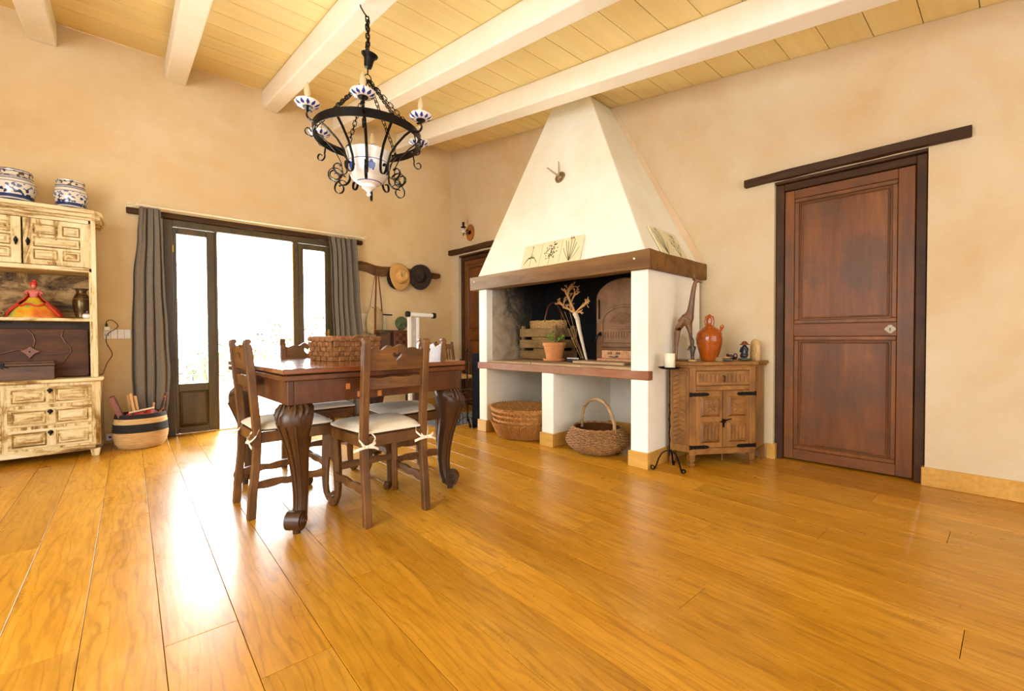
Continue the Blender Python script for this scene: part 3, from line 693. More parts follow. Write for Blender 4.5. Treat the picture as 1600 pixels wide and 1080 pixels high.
# ---------------------------------------------------------------- dried branch
bt, T = bthing('dried_branch', 'dried branching seed head on a long pale stalk leaning in the fireplace', 'branch', 2.76, .52, .728)
m = MB(T); m.tube([(2.80, .53, .735), (2.755, .52, .86), (2.70, .50, 1.0), (2.655, .48, 1.13), (2.62, .47, 1.18)], [.010, .013, .017, .022, .026], 8); m.build('stalk', M['pale'], bt, smooth=True)
m = MB(T); r = random.Random(5)
def br(p, d, L, rad, dep):
    q = p + d*L; m.tube([p, p + d*L*.5 + Vector((0, 0, .01)), q], [rad, rad*.85, rad*.8], 5)
    if dep == 0:
        for _ in range(3):
            e = (d + Vector((r.uniform(-.9, .9), r.uniform(-.5, .5), r.uniform(-.6, .8)))).normalized()*L*.55; m.tube([q, q + e], [rad*.8, rad*.45], 4)
        return
    for _ in range(4 if dep == 1 else 5):
        e = (d*1.1 + Vector((r.uniform(-1.1, 1.1), r.uniform(-.5, .5), r.uniform(-.8, .9)))).normalized(); br(p + d*L*r.uniform(.35, 1), e, L*.46, rad*.62, dep-1)
o0 = Vector((2.62, .47, 1.18))
br(o0, Vector((-.95, 0, .45)).normalized(), .16, .012, 2); br(o0, Vector((-.5, 0, .95)).normalized(), .24, .014, 2); br(o0, Vector((.85, .0, .55)).normalized(), .13, .011, 2); br(o0, Vector((.7, .1, .1)).normalized(), .06, .01, 1)
m.build('seed_head', M['dry'], bt)
m = MB(T)
for du, dw in ((-.20, 0), (-.13, .02), (-.09, -.02), (.04, .01)): m.tube([(2.78+du*.25, .52, .75), (2.70+du*.5, .50, .95), (2.62+du*.8, .48+dw, 1.20)], .0018, 4)
m.build('dry_grass', M['dry'], bt)
o, T = bthing('metal_box', 'small dark beaded box at the foot of the dried branch', 'box', 2.75, .60, .727)
MB(T).box(2.67, 2.80, .56, .66, .729, .755).build('box_body', M['iron'], o, bevel=.004)
m = MB(T)
for k in range(7): m.ball((2.68+k*.019, .655, .76), .007, n=8, m=5)
m.build('bead', M['white_c'], o, smooth=True)

# ---------------------------------------------------------------- crate with basket
cr, T = bthing('wooden_crate', 'slatted grey-brown wooden crate standing on the fireplace counter', 'crate', 2.13, .33, .726)
u0, u1, w0, w1, z0 = 1.90, 2.40, .15, .50, .728
for a in (z0, z0+.115, z0+.23):
    for (p, q, s_, t_) in ((u0, u1, w1-.01, w1), (u0, u1, w0, w0+.01), (u0, u0+.01, w0+.01, w1-.01), (u1-.01, u1, w0+.01, w1-.01)):
        MB(T).box(p, q, s_, t_, a, a+.085).build('slat', M['crate'], cr, bevel=.003)
for p in (u0+.012, u1-.045):
    for s_ in (w0+.012, w1-.045): MB(T).box(p, p+.033, s_, s_+.033, z0, z0+.345).build('corner_post', M['crate'], cr, bevel=.003)
MB(T).box(u0+.01, u1-.01, w0+.01, w1-.01, z0, z0+.012).build('crate_bottom', M['crate'], cr)
m = MB(T)
for p in (u0+.02, u0+.035, u1-.03):
    for a in (z0, z0+.115, z0+.23):
        for dz in (.02, .06): m.cyl((p, w1-.001, a+dz), (p, w1+.0015, a+dz), .003, n=6)
m.build('nail', M['iron'], cr)

def weave(m, prof, n_stake, rings, a=1.0, b=1.0, thick=.005, amp=.004, seg=None, c=(0, 0, 0)):
    """prof(t)-> (radius, z). undulating weavers round upright stakes"""
    seg = seg or n_stake*2
    for i in range(rings):
        t = (i+.5)/rings; r0, z = prof(t); pts = []
        for j in range(seg):
            th = 2*pi*j/seg; k = cos(n_stake*th/1.0/2*1.0 + (pi if i % 2 else 0)) if n_stake % 2 == 0 else cos(n_stake*th/2 + pi*i)
            rr = r0 + amp*k; pts.append((c[0]+rr*a*cos(th), c[1]+rr*b*sin(th), c[2]+z))
        m.tube(pts, thick, 5, True)
def stakes(m, prof, n, a=1.0, b=1.0, rad=.004, c=(0, 0, 0)):
    for j in range(n):
        th = 2*pi*j/n; m.tube([(c[0]+prof(t)[0]*a*cos(th), c[1]+prof(t)[0]*b*sin(th), c[2]+prof(t)[1]) for t in frange(0, 1, 7)], rad, 5)
def basket_core(m, prof, a, b, c=(0, 0, 0), inset=.006, n=36, floor=True):
    rs = []
    for t in frange(0, 1, 9): r_, z = prof(t); rs.append([(c[0]+(r_-inset)*a*cos(2*pi*j/n), c[1]+(r_-inset)*b*sin(2*pi*j/n), c[2]+z) for j in range(n)])
    for t in frange(1, 0, 9): r_, z = prof(t); rs.append([(c[0]+(r_-inset-.005)*a*cos(2*pi*j/n), c[1]+(r_-inset-.005)*b*sin(2*pi*j/n), c[2]+z+(.008 if t == 0 else 0)) for j in range(n)])
    m.rings(rs, True)
bk, T = bthing('wicker_basket', 'pale oval wicker basket with dark hoop handle sitting in the crate', 'basket', 2.15, .325, .742)
prof = lambda t: (.145+.05*t, .375*t)
m = MB(); weave(m, prof, 28, 26, 1.14, .72, .0068, .005, 112); stakes(m, prof, 28, 1.14, .72, .004); m.build('weave', M['wickerl'], bk, kind='stuff')
m = MB(); basket_core(m, prof, 1.14, .72); m.build('basket_lining', M['wickerd'], bk)
m = MB(); m.tube([(-.08+.004*sin(i*2), .135*cos(t), .37 + .20*sin(t)) for i, t in enumerate(frange(0, pi, 15))], .008, 7); m.build('handle', M['leather'], bk, smooth=True)
m = MB(); m.tube([(.195*1.14*cos(t), .195*.72*sin(t), .378+.004*sin(14*t)) for t in frange(0, 2*pi, 41)[:-1]], .008, 6, True); m.build('rim', M['wickerl'], bk)
# ---------------------------------------------------------------- terracotta pot
pt, T = bthing('potted_seedling', 'small green seedling in a terracotta pot on its saucer', 'potted plant', 2.47, .60, .727)
MB().lathe([(.075, 0), (.100, .001), (.108, .012), (.108, .022), (.100, .022), (.096, .012), (.02, .010)], 32).build('saucer', M['terra'], pt, smooth=True)
MB().lathe([(.06, .012), (.075, .014), (.103, .145), (.110, .146), (.113, .168), (.110, .175), (.101, .175), (.098, .160)], 32, cap=False).build('pot', M['terra'], pt, smooth=True)
MB().lathe([(.001, .160), (.099, .158), (.0985, .150), (.001, .145)], 24).build('soil', M['under'], pt)
m = MB(); r = random.Random(3); st = MB()
for k in range(5):
    a = 2*pi*k/5+.4; L = r.uniform(.06, .13); e = Vector((cos(a)*L, sin(a)*L*.6, .05+r.uniform(0, .06))); st.tube([(0, 0, .155), (e.x*.5, e.y*.5, .20), (e.x, e.y, .155+e.z)], .0018, 4)
    for q in range(6):
        c_ = Vector((e.x*(.5+.1*q), e.y*(.5+.1*q), .155+e.z*(.6+.08*q))); d = Vector((r.uniform(-1, 1), r.uniform(-1, 1), r.uniform(-.1, .6))).normalized()*.046; s_ = d.cross(Vector((0, 0, 1))).normalized()*.017
        m.add([c_, c_+d*.5+s_, c_+d, c_+d*.5-s_, c_+d*.5+Vector((0, 0, .003))], [(0, 1, 4), (1, 2, 4), (2, 3, 4), (3, 0, 4)])
st.build('stem', M['leaf'], pt); m.build('leaf', M['leaf'], pt, kind='stuff')

# ---------------------------------------------------------------- baskets in the bays
bb, T = bthing('log_basket', 'large oval golden wicker basket of papers under the fireplace counter', 'basket', 2.235, .79, 0)
def prof(t): return (.262 + .075*t**0.8, .012 + .268*t)
m = MB(); stakes(m, prof, 60, 1.0, .86, .006); stakes(m, lambda t: (prof(t)[0]+.002, prof(t)[1]*.5), 110, 1.0, .86, .0055); m.build('stake', M['wicker'], bb, kind='stuff')
m = MB()
for t0 in (.55, .57, .59, .73, .75, .77, .9, .92, .94, .97):
    r_, z = prof(t0); m.tube([((r_+.004+.004*cos(30*t+t0*40))*cos(t), (r_+.004+.004*cos(30*t+t0*40))*.86*sin(t), z) for t in frange(0, 2*pi, 121)[:-1]], .0055, 5, True)
for t0 in (.12, .3): 
    r_, z = prof(t0); m.tube([((r_+.003)*cos(t), (r_+.003)*.86*sin(t), z) for t in frange(0, 2*pi, 61)[:-1]], .003, 5, True)
m.build('weave', M['wicker'], bb, kind='stuff')
m = MB(); basket_core(m, prof, 1.0, .86); m.build('basket_lining', M['wicker'], bb)
m = MB()
for k in range(64):
    t = 2*pi*k/64; r_ = .340; m.tube([(r_*cos(t), r_*.86*sin(t), .272), ((r_+.006)*cos(t+.04), (r_+.006)*.86*sin(t+.04), .289), (r_*cos(t+.1), r_*.86*sin(t+.1), .274)], .0055, 5)
m.build('rim', M['wicker'], bb, kind='stuff')
pp = tag(MB().build('crumpled_paper', None), 'crumpled white and violet paper inside the large log basket', 'paper')
me = pp.data; bm = bmesh.new(); r = random.Random(9)
N = 14; gv = [[bm.verts.new(((i/N-.5)*.36, (j/N-.5)*.30, .02+.05*r.random()*(1-((i/N-.5)**2+(j/N-.5)**2)*3))) for j in range(N+1)] for i in range(N+1)]
for i in range(N):
    for j in range(N): bm.faces.new((gv[i][j], gv[i+1][j], gv[i+1][j+1], gv[i][j+1]))
bm.to_mesh(me); bm.free()
npap = NT('printed_paper'); me.materials.append(npap.fin(npap.ramp(npap.noise(npap.coords(), 14, 4, .6), [(.45, '#f2efe8'), (.52, '#e6ddea'), (.56, '#8b74a8'), (.6, '#f4f1ea')]), .7))
pp.location = B(2.235, .80, .17); pp.rotation_euler = (0, 0, RB); so = pp.modifiers.new('s', 'SOLIDIFY'); so.thickness = .004
# dark wire hoops behind
wo, T = bthing('wire_hoop', 'dark bent wire hoop behind the large log basket', 'wire', 2.45, .42, 0)
m = MB(T); m.tube([(2.45+.12*cos(t), .42+.02*sin(3*t), .25+.14*sin(t)) for t in frange(0, 2*pi, 33)[:-1]], .006, 6, True); m.tube([(2.42+.09*cos(t), .44, .27+.08*sin(t+.4)) for t in frange(0, 4.2, 20)], .005, 6); m.tube([(2.45, .42, .11), (2.44, .43, .006)], .006, 6); m.build('hoop', M['felt'], wo, smooth=True)
for_ = None
wb_, T = bthing('willow_basket', 'round brown willow basket with tall hoop handle on the floor', 'basket', 3.085, .775, 0)
def prof2(t):
    if t < .5: return (.165 + .09*sin(pi*t), .008+.12*t*1.5)
    q = (t-.5)/.5; return (.255 - .055*q**1.5, .098 + .105*q)
m = MB(); weave(m, prof2, 36, 19, 1, 1, .0062, .006, 144); stakes(m, prof2, 36, 1, 1, .0045); m.build('weave', M['wickerd'], wb_, kind='stuff')
m = MB(); basket_core(m, prof2, 1, 1, inset=.010); m.build('basket_lining', M['leather'], wb_)
m = MB(); m.tube([(.20*cos(t), .20*sin(t), .206+.003*sin(20*t)) for t in frange(0, 2*pi, 61)[:-1]], .009, 6, True); m.build('rim', M['wickerd'], wb_)
m = MB(); r = random.Random(4); A_ = radians(-12)
pts = [(.198*cos(t)*cos(A_), .198*cos(t)*sin(A_), .17 + .265*sin(t)**.8) for t in frange(0.0, pi, 25)]
m.tube([(x+r.uniform(-.003, .003), y_+r.uniform(-.003, .003), z) for x, y_, z in pts], .0135, 8)
m.tube([(x+.014*cos(i*1.3), y_+.014*sin(i*1.3), z) for i, (x, y_, z) in enumerate(pts)], .005, 5); m.build('handle', M['board'], wb_, smooth=True)

# ================================================================ DINING TABLE
tb = thing('dining_table', 'carved dark wood draw-leaf dining table with cabriole legs', 'table', (.999, 2.812, 0), radians(3.2))
hx, hy = .53, .575
MB().box(-hx, hx, -hy, hy, .781, .807).build('tabletop', M['tabletop'], tb, bevel=.005, seg=2)
MB().box(-hx+.001, hx-.001, -hy+.001, hy-.001, .749, .775).build('draw_leaf', M['apron'], tb, bevel=.005, seg=2)
MB().box(-hx+.02, hx-.02, -hy+.02, hy-.02, .775, .781).build('draw_leaf_gap', M['under'], tb)
ai = .055
ap = MB(); 
for q in ((-hx+ai, hx-ai, -hy+ai-.03, -hy+ai), (-hx+ai, hx-ai, hy-ai, hy-ai+.03), (-hx+ai-.03, -hx+ai, -hy+ai-.03, hy-ai+.03), (hx-ai, hx-ai+.03, -hy+ai-.03, hy-ai+.03)):
    MB().box(q[0], q[1], q[2], q[3], .632, .749).build('apron', M['apron'], tb, bevel=.003)
m = MB()
for x, z in ((-.225, .70), (-.165, .655), (-.05, .648)): m.box(x, x+.022, -hy+ai-.0315, -hy+ai-.029, z-.012, z+.018)
k = m.build('repair_patch', plain('orange_filler', '#b8702c', .6), tb, bevel=.002); k['label'] = 'orange wood repair patches'
def sq_ring(c, ax, ay, e, n=16):   # rounded-square ring
    out = []
    for j in range(n):
        t = 2*pi*j/n; k = (abs(cos(t))**e + abs(sin(t))**e)**(-1/e); out.append((c[0] + ax*k*cos(t), c[1] + ay*k*sin(t), c[2]))
    return out
def cab_leg(sx, sy):
    dx, dy = sx/sqrt(2), sy/sqrt(2); bx, by = sx*(hx-ai-.035), sy*(hy-ai-.035); m = MB(); rs = []
    prof = [(.640, .000, .055), (.615, .012, .074), (.580, .028, .080), (.540, .034, .076), (.49, .028, .062), (.42, .012, .050), (.34, -.004, .042), (.26, -.014, .037), (.18, -.018, .033), (.12, -.014, .031), (.085, -.004, .034), (.06, .006, .036), (.035, .010, .034)]
    for z, s_, h in prof: rs.append(sq_ring((bx+dx*s_, by+dy*s_, z), h, h, 3.2))
    m.rings(rs[::-1]); o = m.build('leg', M['darkwood'], tb, smooth=True)
    # scrolled foot with side volutes
    m = MB(); fx_, fy_ = bx+dx*.034, by+dy*.034; px, py = -dy, dx
    for z0_, r_, hw in ((.066, .046, .036),):
        m.cyl((fx_-px*hw, fy_-py*hw, z0_), (fx_+px*hw, fy_+py*hw, z0_), r_, r_, 20)
        for sg in (-1, 1):
            for rr, hh in ((.030, .006), (.020, .012), (.010, .018)): m.cyl((fx_+sg*px*hw, fy_+sg*py*hw, z0_), (fx_+sg*px*(hw+hh), fy_+sg*py*(hw+hh), z0_), rr, rr*.85, 16)
    m.cyl((fx_-dx*.01, fy_-dy*.01, 0), (fx_-dx*.01, fy_-dy*.01, .03), .018, .020, 12)
    m.build('scroll_foot', M['darkwood'], o, smooth=True)
    # carved acanthus on the knee
    m = MB()
    for k in range(-3, 4):
        a = k*.36; ca, sa = cos(a), sin(a); ex, ey = dx*ca - dy*sa, dy*ca + dx*sa
        L = .17 - .025*abs(k); pts = []
        for t in frange(0, 1, 7):
            z = .632 - L*t; s_ = .012 + .030*sin(min(1, t*1.2)*pi*.55); h = (.058 + .030*sin(pi*min(1, t*.62+.12))) - .026*t*t
            pts.append((bx+dx*s_*.6+ex*h + -dy*.004*sin(t*9), by+dy*s_*.6+ey*h + dx*.004*sin(t*9), z))
        m.tube(pts, [.007, .011, .012, .011, .009, .007, .004], 6)
    for k in (-1, 0, 1):   # ridges running down the leg
        pts = []
        for z, s_, h in prof[3:11]:
            a = k*.55; ca, sa = cos(a), sin(a); ex, ey = dx*ca - dy*sa, dy*ca + dx*sa; kk = h*(1.06 if k else 1.15); pts.append((bx+dx*s_+ex*kk, by+dy*s_+ey*kk, z))
        m.tube(pts, [.006, .006, .005, .005, .0045, .004, .004, .003], 6)
    for sg in (-1, 1):   # ear volutes under the apron
        cx_, cy_ = bx + dx*.035 - sg*dy*.062, by + dy*.035 + sg*dx*.062
        m.cyl((cx_-dx*.012, cy_-dy*.012, .60), (cx_+dx*.022, cy_+dy*.022, .60), .026, .022, 14); m.cyl((cx_+dx*.02, cy_+dy*.02, .60), (cx_+dx*.03, cy_+dy*.03, .60), .012, .010, 10)
    m.build('knee_carving', M['darkwood'], o, smooth=True)
for sx in (-1, 1):
    for sy in (-1, 1): cab_leg(sx, sy)

# ================================================================ CHAIRS (local: seat faces +y, origin on the floor)
def make_chair(label, grp):
    t = thing('dining_chair', label, 'chair', group=grp)
    XM = lambda p, q, a: (a, p, q)
    # rear legs: one curved post each, scrolled top
    ctr = [(0, -.198), (.12, -.190), (.28, -.172), (.43, -.165), (.55, -.172), (.75, -.188), (.90, -.202)]
    for sx in (-1, 1):
        m = MB(); fr = [(y+.019, z) for z, y in ctr]; bk_ = [(y-.019, z) for z, y in ctr]
        top = [(-.188, .912), (-.196, .922), (-.186, .934), (-.192, .947), (-.206, .950), (-.220, .942), (-.224, .925)]
        m.prism(fr + top + bk_[::-1], sx*.168-.0185, sx*.168+.0185, XM); m.build('rear_leg', M['chair'], t, bevel=.003)
    # front legs: S-curved, scroll foot
    for sx in (-1, 1):
        d = Vector((sx*.55, .83, 0)).normalized(); p = Vector((-d.y, d.x, 0)); b0 = Vector((sx*.180, .195, 0)); m = MB()
        prof = [(.405, -.020, .020), (.37, -.024, .032), (.33, -.026, .042), (.29, -.026, .036), (.25, -.026, .020), (.215, -.026, .012), (.17, -.026, .016), (.13, -.027, .010), (.09, -.022, .012), (.055, -.010, .020), (.03, .010, .030), (.012, .022, .034)]
        pr_ = [(a, z) for z, a, b in prof] + [(.026, 0.0), (-.004, 0.0)]
        out = [(-.024, .405), (-.026, .33), (-.03, .25), (-.03, .16), (-.028, .10), (-.022, .055), (-.006, .012), (.006, .0), (.030, .0), (.044, .016), (.046, .036), (.036, .052), (.018, .054), (.010, .044), (.006, .06), (.004, .10), (.006, .16), (.010, .215), (.012, .245), (.030, .285), (.036, .32), (.030, .36), (.022, .405)]
        m.prism(out, -.017, .017, lambda a, z, w_: b0 + d*a + p*w_ + Vector((0, 0, z))); m.build('front_leg', M['chair'], t, bevel=.004)
    # seat rails, seat, cushion
    MB().box(-.15, .15, -.178, -.152, .395, .452).build('seat_rail', M['chairx'], t, bevel=.003)
    MB().hexa([(-.195, .185, .395), (.195, .185, .395), (.195, .208, .395), (-.195, .208, .395), (-.195, .185, .452), (.195, .185, .452), (.195, .208, .452), (-.195, .208, .452)]).build('seat_rail', M['chairx'], t, bevel=.003)
    for sx in (-1, 1):
        MB().hexa([(sx*.155, -.165, .395), (sx*.18, -.165, .395), (sx*.205, .205, .395), (sx*.18, .205, .395), (sx*.155, -.165, .452), (sx*.18, -.165, .452), (sx*.205, .205, .452), (sx*.18, .205, .452)]).build('seat_rail', M['chair'], t, bevel=.003)
    MB().hexa([(-.152, -.165, .452), (.152, -.165, .452), (.212, .215, .452), (-.212, .215, .452), (-.152, -.165, .462), (.152, -.165, .462), (.212, .215, .462), (-.212, .215, .462)]).build('seat', M['darkwood'], t, bevel=.003)
    N = 14; vs = []; fs = []
    for i in range(N+1):
        for j in range(N+1):
            a, b = 2*i/N-1, 2*j/N-1; k = (1-a**6)*(1-b**6); w_ = .158 + .052*(b+1)/2 + .006*(1-b*b); y_ = .023 + b*.195
            nar = 1 - .05*abs(b)**8; vs.append((a*w_*nar, y_*1.0, .474 + .026*max(k, 0)**.5))
    nv = len(vs); vs += [(x, y_, .463) for x, y_, z in vs]
    for i in range(N):
        for j in range(N):
            q = i*(N+1)+j; fs.append((q, q+N+1, q+N+2, q+1)); fs.append((nv+q, nv+q+1, nv+q+N+2, nv+q+N+1))
    edge = [j for j in range(N)] + [i*(N+1)+N for i in range(N)] + [N*(N+1)+N-j for j in range(N)] + [(N-i)*(N+1) for i in range(N)]
    for a, b in zip(edge, edge[1:]+edge[:1]): fs.append((a, b, nv+b, nv+a))
    cu = MB().add(vs, fs).build('cushion', M['cushion'], t, smooth=True)
    r = random.Random(6)
    for sx in (-1, 1):
        m = MB(); x0 = sx*.150; yb = -.168
        m.strap([(x0-.02*sx, yb+.005, .468), (x0-.035*sx, yb-.018, .44), (x0-.012*sx, yb-.033, .415), (x0+.018*sx, yb-.032, .405)], (0, .2, 1), .012, .002)
        m.strap([(x0+.04*sx, yb+.008, .468), (x0+.048*sx, yb-.008, .44), (x0+.03*sx, yb-.028, .412), (x0+.018*sx, yb-.034, .405)], (0, .2, 1), .012, .002)
        m.ball((x0+.018*sx, yb-.036, .406), .011, .008, .009, 8, 6)
        for dx_, dz in ((-.07, -.012), (.06, -.020), (-.03, .02), (.045, .016)): m.strap([(x0+.018*sx, yb-.036, .406), (x0+.018*sx+dx_*.6, yb-.040, .406+dz*.3), (x0+.018*sx+dx_, yb-.036, .406+dz)], (0, .2, 1), .013, .002)
        m.build('cushion_tie', M['cushion'], cu)
    # back: wavy crest panel with heart cut-out, lower rail
    def ctop(x):
        u = (x+.15)/.30; return .895 + .007*sin(u*pi*8) + .018*max(0, 1-((u-.5)/.30)**2)
    N = 30; zb = .785; hc = .855
    heart = [(0, -.020), (.012, -.010), (.024, .004), (.027, .015), (.019, .022), (.008, .019), (0, .010)]
    yy = lambda z: -.185 - .02*(z-.78)/.15
    for sg in (1, -1):
        tp = [(sg*.15*i/16, ctop(sg*.15*i/16)) for i in range(17)]
        poly = [(0, zb), (sg*.15, zb)] + tp[::-1] + [(sg*x, hc+z) for x, z in heart[::-1]]
        m = MB(); m.prism(poly, -.010, .010, lambda p, q, a: (p, yy(q)+a, q)); m.build('crest_panel', M['chairx'], t)
    m = MB(); m.prism([(-.15, .69), (.15, .69)] + [(.15-.3*i/16, .748+.003*sin(i*.9)) for i in range(17)], -.010, .010, lambda p, q, a: (p, -.178+a, q)); m.build('back_rail', M['chairx'], t, bevel=.002)
    # wavy stretchers
    def wavy(p0, p1, z, h, name, amp=.009, th=.009):
        p0, p1 = Vector(p0), Vector(p1); d = (p1-p0); L = d.length; d.normalize(); n_ = Vector((-d.y, d.x, 0)); m = MB(); N = 22
        up = [(L*i/N, z+h/2+amp*abs(sin(pi*2.5*i/N))*1.0) for i in range(N+1)]; lo = [(L*i/N, z-h/2-amp*abs(sin(pi*2.5*i/N+.6))) for i in range(N+1)]
        m.prism(lo+up[::-1], -th, th, lambda p, q, a: p0+d*p+n_*a+Vector((0, 0, q))); return m.build(name, M['chairx'], t, bevel=.002)
    wavy((-.168, -.165, 0), (-.182, .19, 0), .175, .030, 'stretcher'); wavy((.168, -.165, 0), (.182, .19, 0), .175, .030, 'stretcher')
    wavy((-.182, .185, 0), (.182, .185, 0), .225, .030, 'stretcher', .006)
    return t
ch_specs = [
    ((1.020, 2.318, 0), 0.02, 'carved oak dining chair with cream cushion, nearest the camera, its back to us'),
    ((.622, 2.792, 0), -pi/2+.05, 'carved oak dining chair at the left side of the table, seen edge-on'),
    ((1.388, 2.755, 0), pi/2-.03, 'carved oak dining chair at the right side of the table, near the fireplace'),
    ((.975, 3.335, 0), pi+.02, 'carved oak dining chair at the far end of the table, before the garden door')]
c0 = make_chair(ch_specs[0][2], 'carved chairs round the dining table')
for i, (loc, rz, lb) in enumerate(ch_specs):
    o = c0 if i == 0 else copy_tree(c0)
    o.location = loc; o.rotation_euler = (0, 0, rz); o['label'] = lb

# ---------------------------------------------------------------- splint picnic basket on the table
sb = thing('splint_basket', 'rectangular brown woven splint basket with lid on the dining table', 'basket', (.90, 2.735, .8075), radians(10))
L_, D_, H_ = .325, .29, .152   # local: near corner at the origin, long side +x, depth +y
fl_ = .010
def side(a, b, out, cols, rows, m):
    a, b, out = Vector(a), Vector(b), Vector(out)
    for i in range(cols):
        for j in range(rows):
            t0, t1 = i/cols, (i+1)/cols; z0, z1 = H_*j/rows, H_*(j+1)/rows; over = (i+j) % 2
            o_ = .007 if over else .0
            P = lambda t, z, k: a.lerp(b, t) + out*(fl_*z/H_ + k) + Vector((0, 0, z))
            g_ = .0008/((b-a).length)
            t0 += g_; t1 -= g_; z0 += .0008; z1 -= .0008
            bu = .002 if over else .0005
            m.rings([[P(t0, z0, -.004), P(t1, z0, -.004), P(t1, z1, -.004), P(t0, z1, -.004)], [P(t0, z0, o_), P(t1, z0, o_), P(t1, z1, o_), P(t0, z1, o_)], [P(t0+g_*4, z0+.004, o_+bu), P(t1-g_*4, z0+.004, o_+bu), P(t1-g_*4, z1-.004, o_+bu), P(t0+g_*4, z1-.004, o_+bu)]])
m = MB(); side((0, 0, 0), (L_, 0, 0), (0, -1, 0), 9, 5, m); side((0, D_, 0), (0, 0, 0), (-1, 0, 0), 8, 5, m); side((L_, 0, 0), (L_, D_, 0), (1, 0, 0), 8, 5, m); side((L_, D_, 0), (0, D_, 0), (0, 1, 0), 9, 5, m)
m.build('weave', M['splint'], sb, kind='stuff')
MB().box(.004, L_-.004, .004, D_-.004, .0, .145).build('basket_core', M['darkwood'], sb)
m = MB().box(-.012, L_+.012, -.014, -.004, .128, .150).box(-.012, L_+.012, D_+.004, D_+.014, .128, .150).box(-.014, -.004, -.012, D_+.012, .128, .150).box(L_+.004, L_+.014, -.012, D_+.012, .128, .150); m.build('rim', M['splint'], sb, bevel=.003)
MB().box(-.010, L_+.010, -.010, D_+.010, .146, .158).build('lid', M['splint'], sb, bevel=.004)
m = MB(); m.strap([(.13, -.018, .13), (.12, -.024, .145), (.14, -.02, .160), (.20, -.02, .163), (.25, -.02, .160), (.27, -.022, .145), (.26, -.018, .13)], (0, 1, .2), .014, .003); m.tube([(.12, -.022, .14), (.14, -.026, .12), (.17, -.026, .115)], .0015, 4); m.build('handle', M['splint'], sb)
# something pale next to the basket: folded napkin
# ================================================================ CHANDELIER
cx, cy = 1.133, 2.722; zbm = ceil_z(cy)-.20
ch = thing('chandelier', 'black wrought-iron chandelier with blue-and-white ceramic cups and bowl, hanging from a beam', 'chandelier', (cx, cy, 1.86))
Z = lambda z: z-1.86
def link(m, c, d, side, L, w_, r_):
    c, d, side = Vector(c), Vector(d).normalized(), Vector(side); side = (side - d*side.dot(d)).normalized(); pts = []
    for k in range(10):
        a = 2*pi*k/10; pts.append(c + d*(L/2-w_/2)*(1 if cos(a) > 0 else -1)*(1 if abs(cos(a)) > .1 else 0) + d*(w_/2)*cos(a) + side*(w_/2)*sin(a))
    m.tube(pts, r_, 5, True)
def chain(m, p0, p1, L, w_, r_, twist=0.0):
    p0, p1 = Vector(p0), Vector(p1); d = p1-p0; n = max(2, round(d.length/(L*.72))); dn = d.normalized(); s0 = dn.cross(Vector((0.2, 1, .1))).normalized()
    for k in range(n):
        q = s0.copy(); q.rotate(Matrix.Rotation(k*pi/2+twist, 3, dn)); link(m, p0 + d*(k+.5)/n, dn, q, L, w_, r_)
m = MB(); m.tube([(-.035, .02, Z(zbm+.03)), (-.035, .02, Z(zbm-.004)), (-.015, .008, Z(3.02)), (0, 0, Z(3.0))], .0045, 6); m.tube(arc_ := [(0.012*cos(t), 0, Z(2.995)+.014*sin(t)) for t in frange(-4, 1.2, 12)], .003, 5); m.build('ceiling_hook', M['iron'], ch, smooth=True)
m = MB(); chain(m, (0, 0, Z(2.995)), (0, 0, Z(2.76)), .036, .021, .0034); chain(m, (.008, .006, Z(2.985)), (.008, .006, Z(2.80)), .034, .020, .003, .7)
r = random.Random(8); m.tube([(.012*cos(k*1.1), .012*sin(k*1.1), Z(3.0-.024*k)) for k in range(11)], .0042, 6); m.build('suspension_chain', M['iron'], ch, smooth=True)
cu_ = MB().lathe([(.01, 0), (.022, .004), (.026, .02), (.030, .05), (.036, .065), (.050, .078), (.052, .084), (.044, .082), (.025, .075), (.01, .07)], 20).build('canopy_cup', M['iron'], ch, smooth=True); cu_.location = (0, 0, Z(2.675)); cu_.rotation_euler = (.15, .1, 0)
m = MB(); m.cyl((0, 0, Z(2.68)), (0, 0, Z(2.635)), .004); m.tube([(.022*cos(t), 0, Z(2.612)+.024*sin(t)) for t in frange(0, 2*pi, 17)[:-1]], .0032, 6, True); m.build('top_ring', M['iron'], ch, smooth=True)
RR, ZR = .325, 2.235
band = MB(); N = 64
band.rings([[((RR)*cos(2*pi*k/N), (RR)*sin(2*pi*k/N), Z(ZR)-.026), ((RR+.005)*cos(2*pi*k/N), (RR+.005)*sin(2*pi*k/N), Z(ZR)-.026), ((RR+.005)*cos(2*pi*k/N), (RR+.005)*sin(2*pi*k/N), Z(ZR)+.026), ((RR)*cos(2*pi*k/N), (RR)*sin(2*pi*k/N), Z(ZR)+.026)] for k in range(N)], False, True)
band.build('iron_hoop', M['iron'], ch, smooth=True)
nb = (-cos(_y), -sin(_y)); base_a = atan2(nb[1], nb[0])   # towards the room's near side
for k in range(6):
    a = base_a + radians(14 + 30 + 60*k); m = MB(); chain(m, (.012*cos(a), .012*sin(a), Z(2.595)), (RR*cos(a), RR*sin(a), Z(ZR)+.025), .040, .022, .0028, k*.5); m.build('support_chain', M['iron'], ch, smooth=True)
a = base_a + 2.3; m = MB(); chain(m, (0, 0, Z(2.59)), (.07*cos(a), .07*sin(a), Z(2.555)), .036, .022, .003); m.build('loose_chain', M['iron'], ch, smooth=True)
MB().lathe([(.002, -.045), (.010, -.040), (.014, -.028), (.008, -.02), (.016, -.010), (.026, .0), (.042, .010), (.046, .026), (.078, .040), (.106, .064), (.121, .098), (.129, .140), (.130, .165), (.128, .180), (.132, .20), (.140, .215), (.143, .228), (.139, .231), (.124, .21), (.05, .18), (.01, .175)], 40).build('ceramic_bowl', M['bowl'], ch, smooth=True).location = (0, 0, Z(1.905))
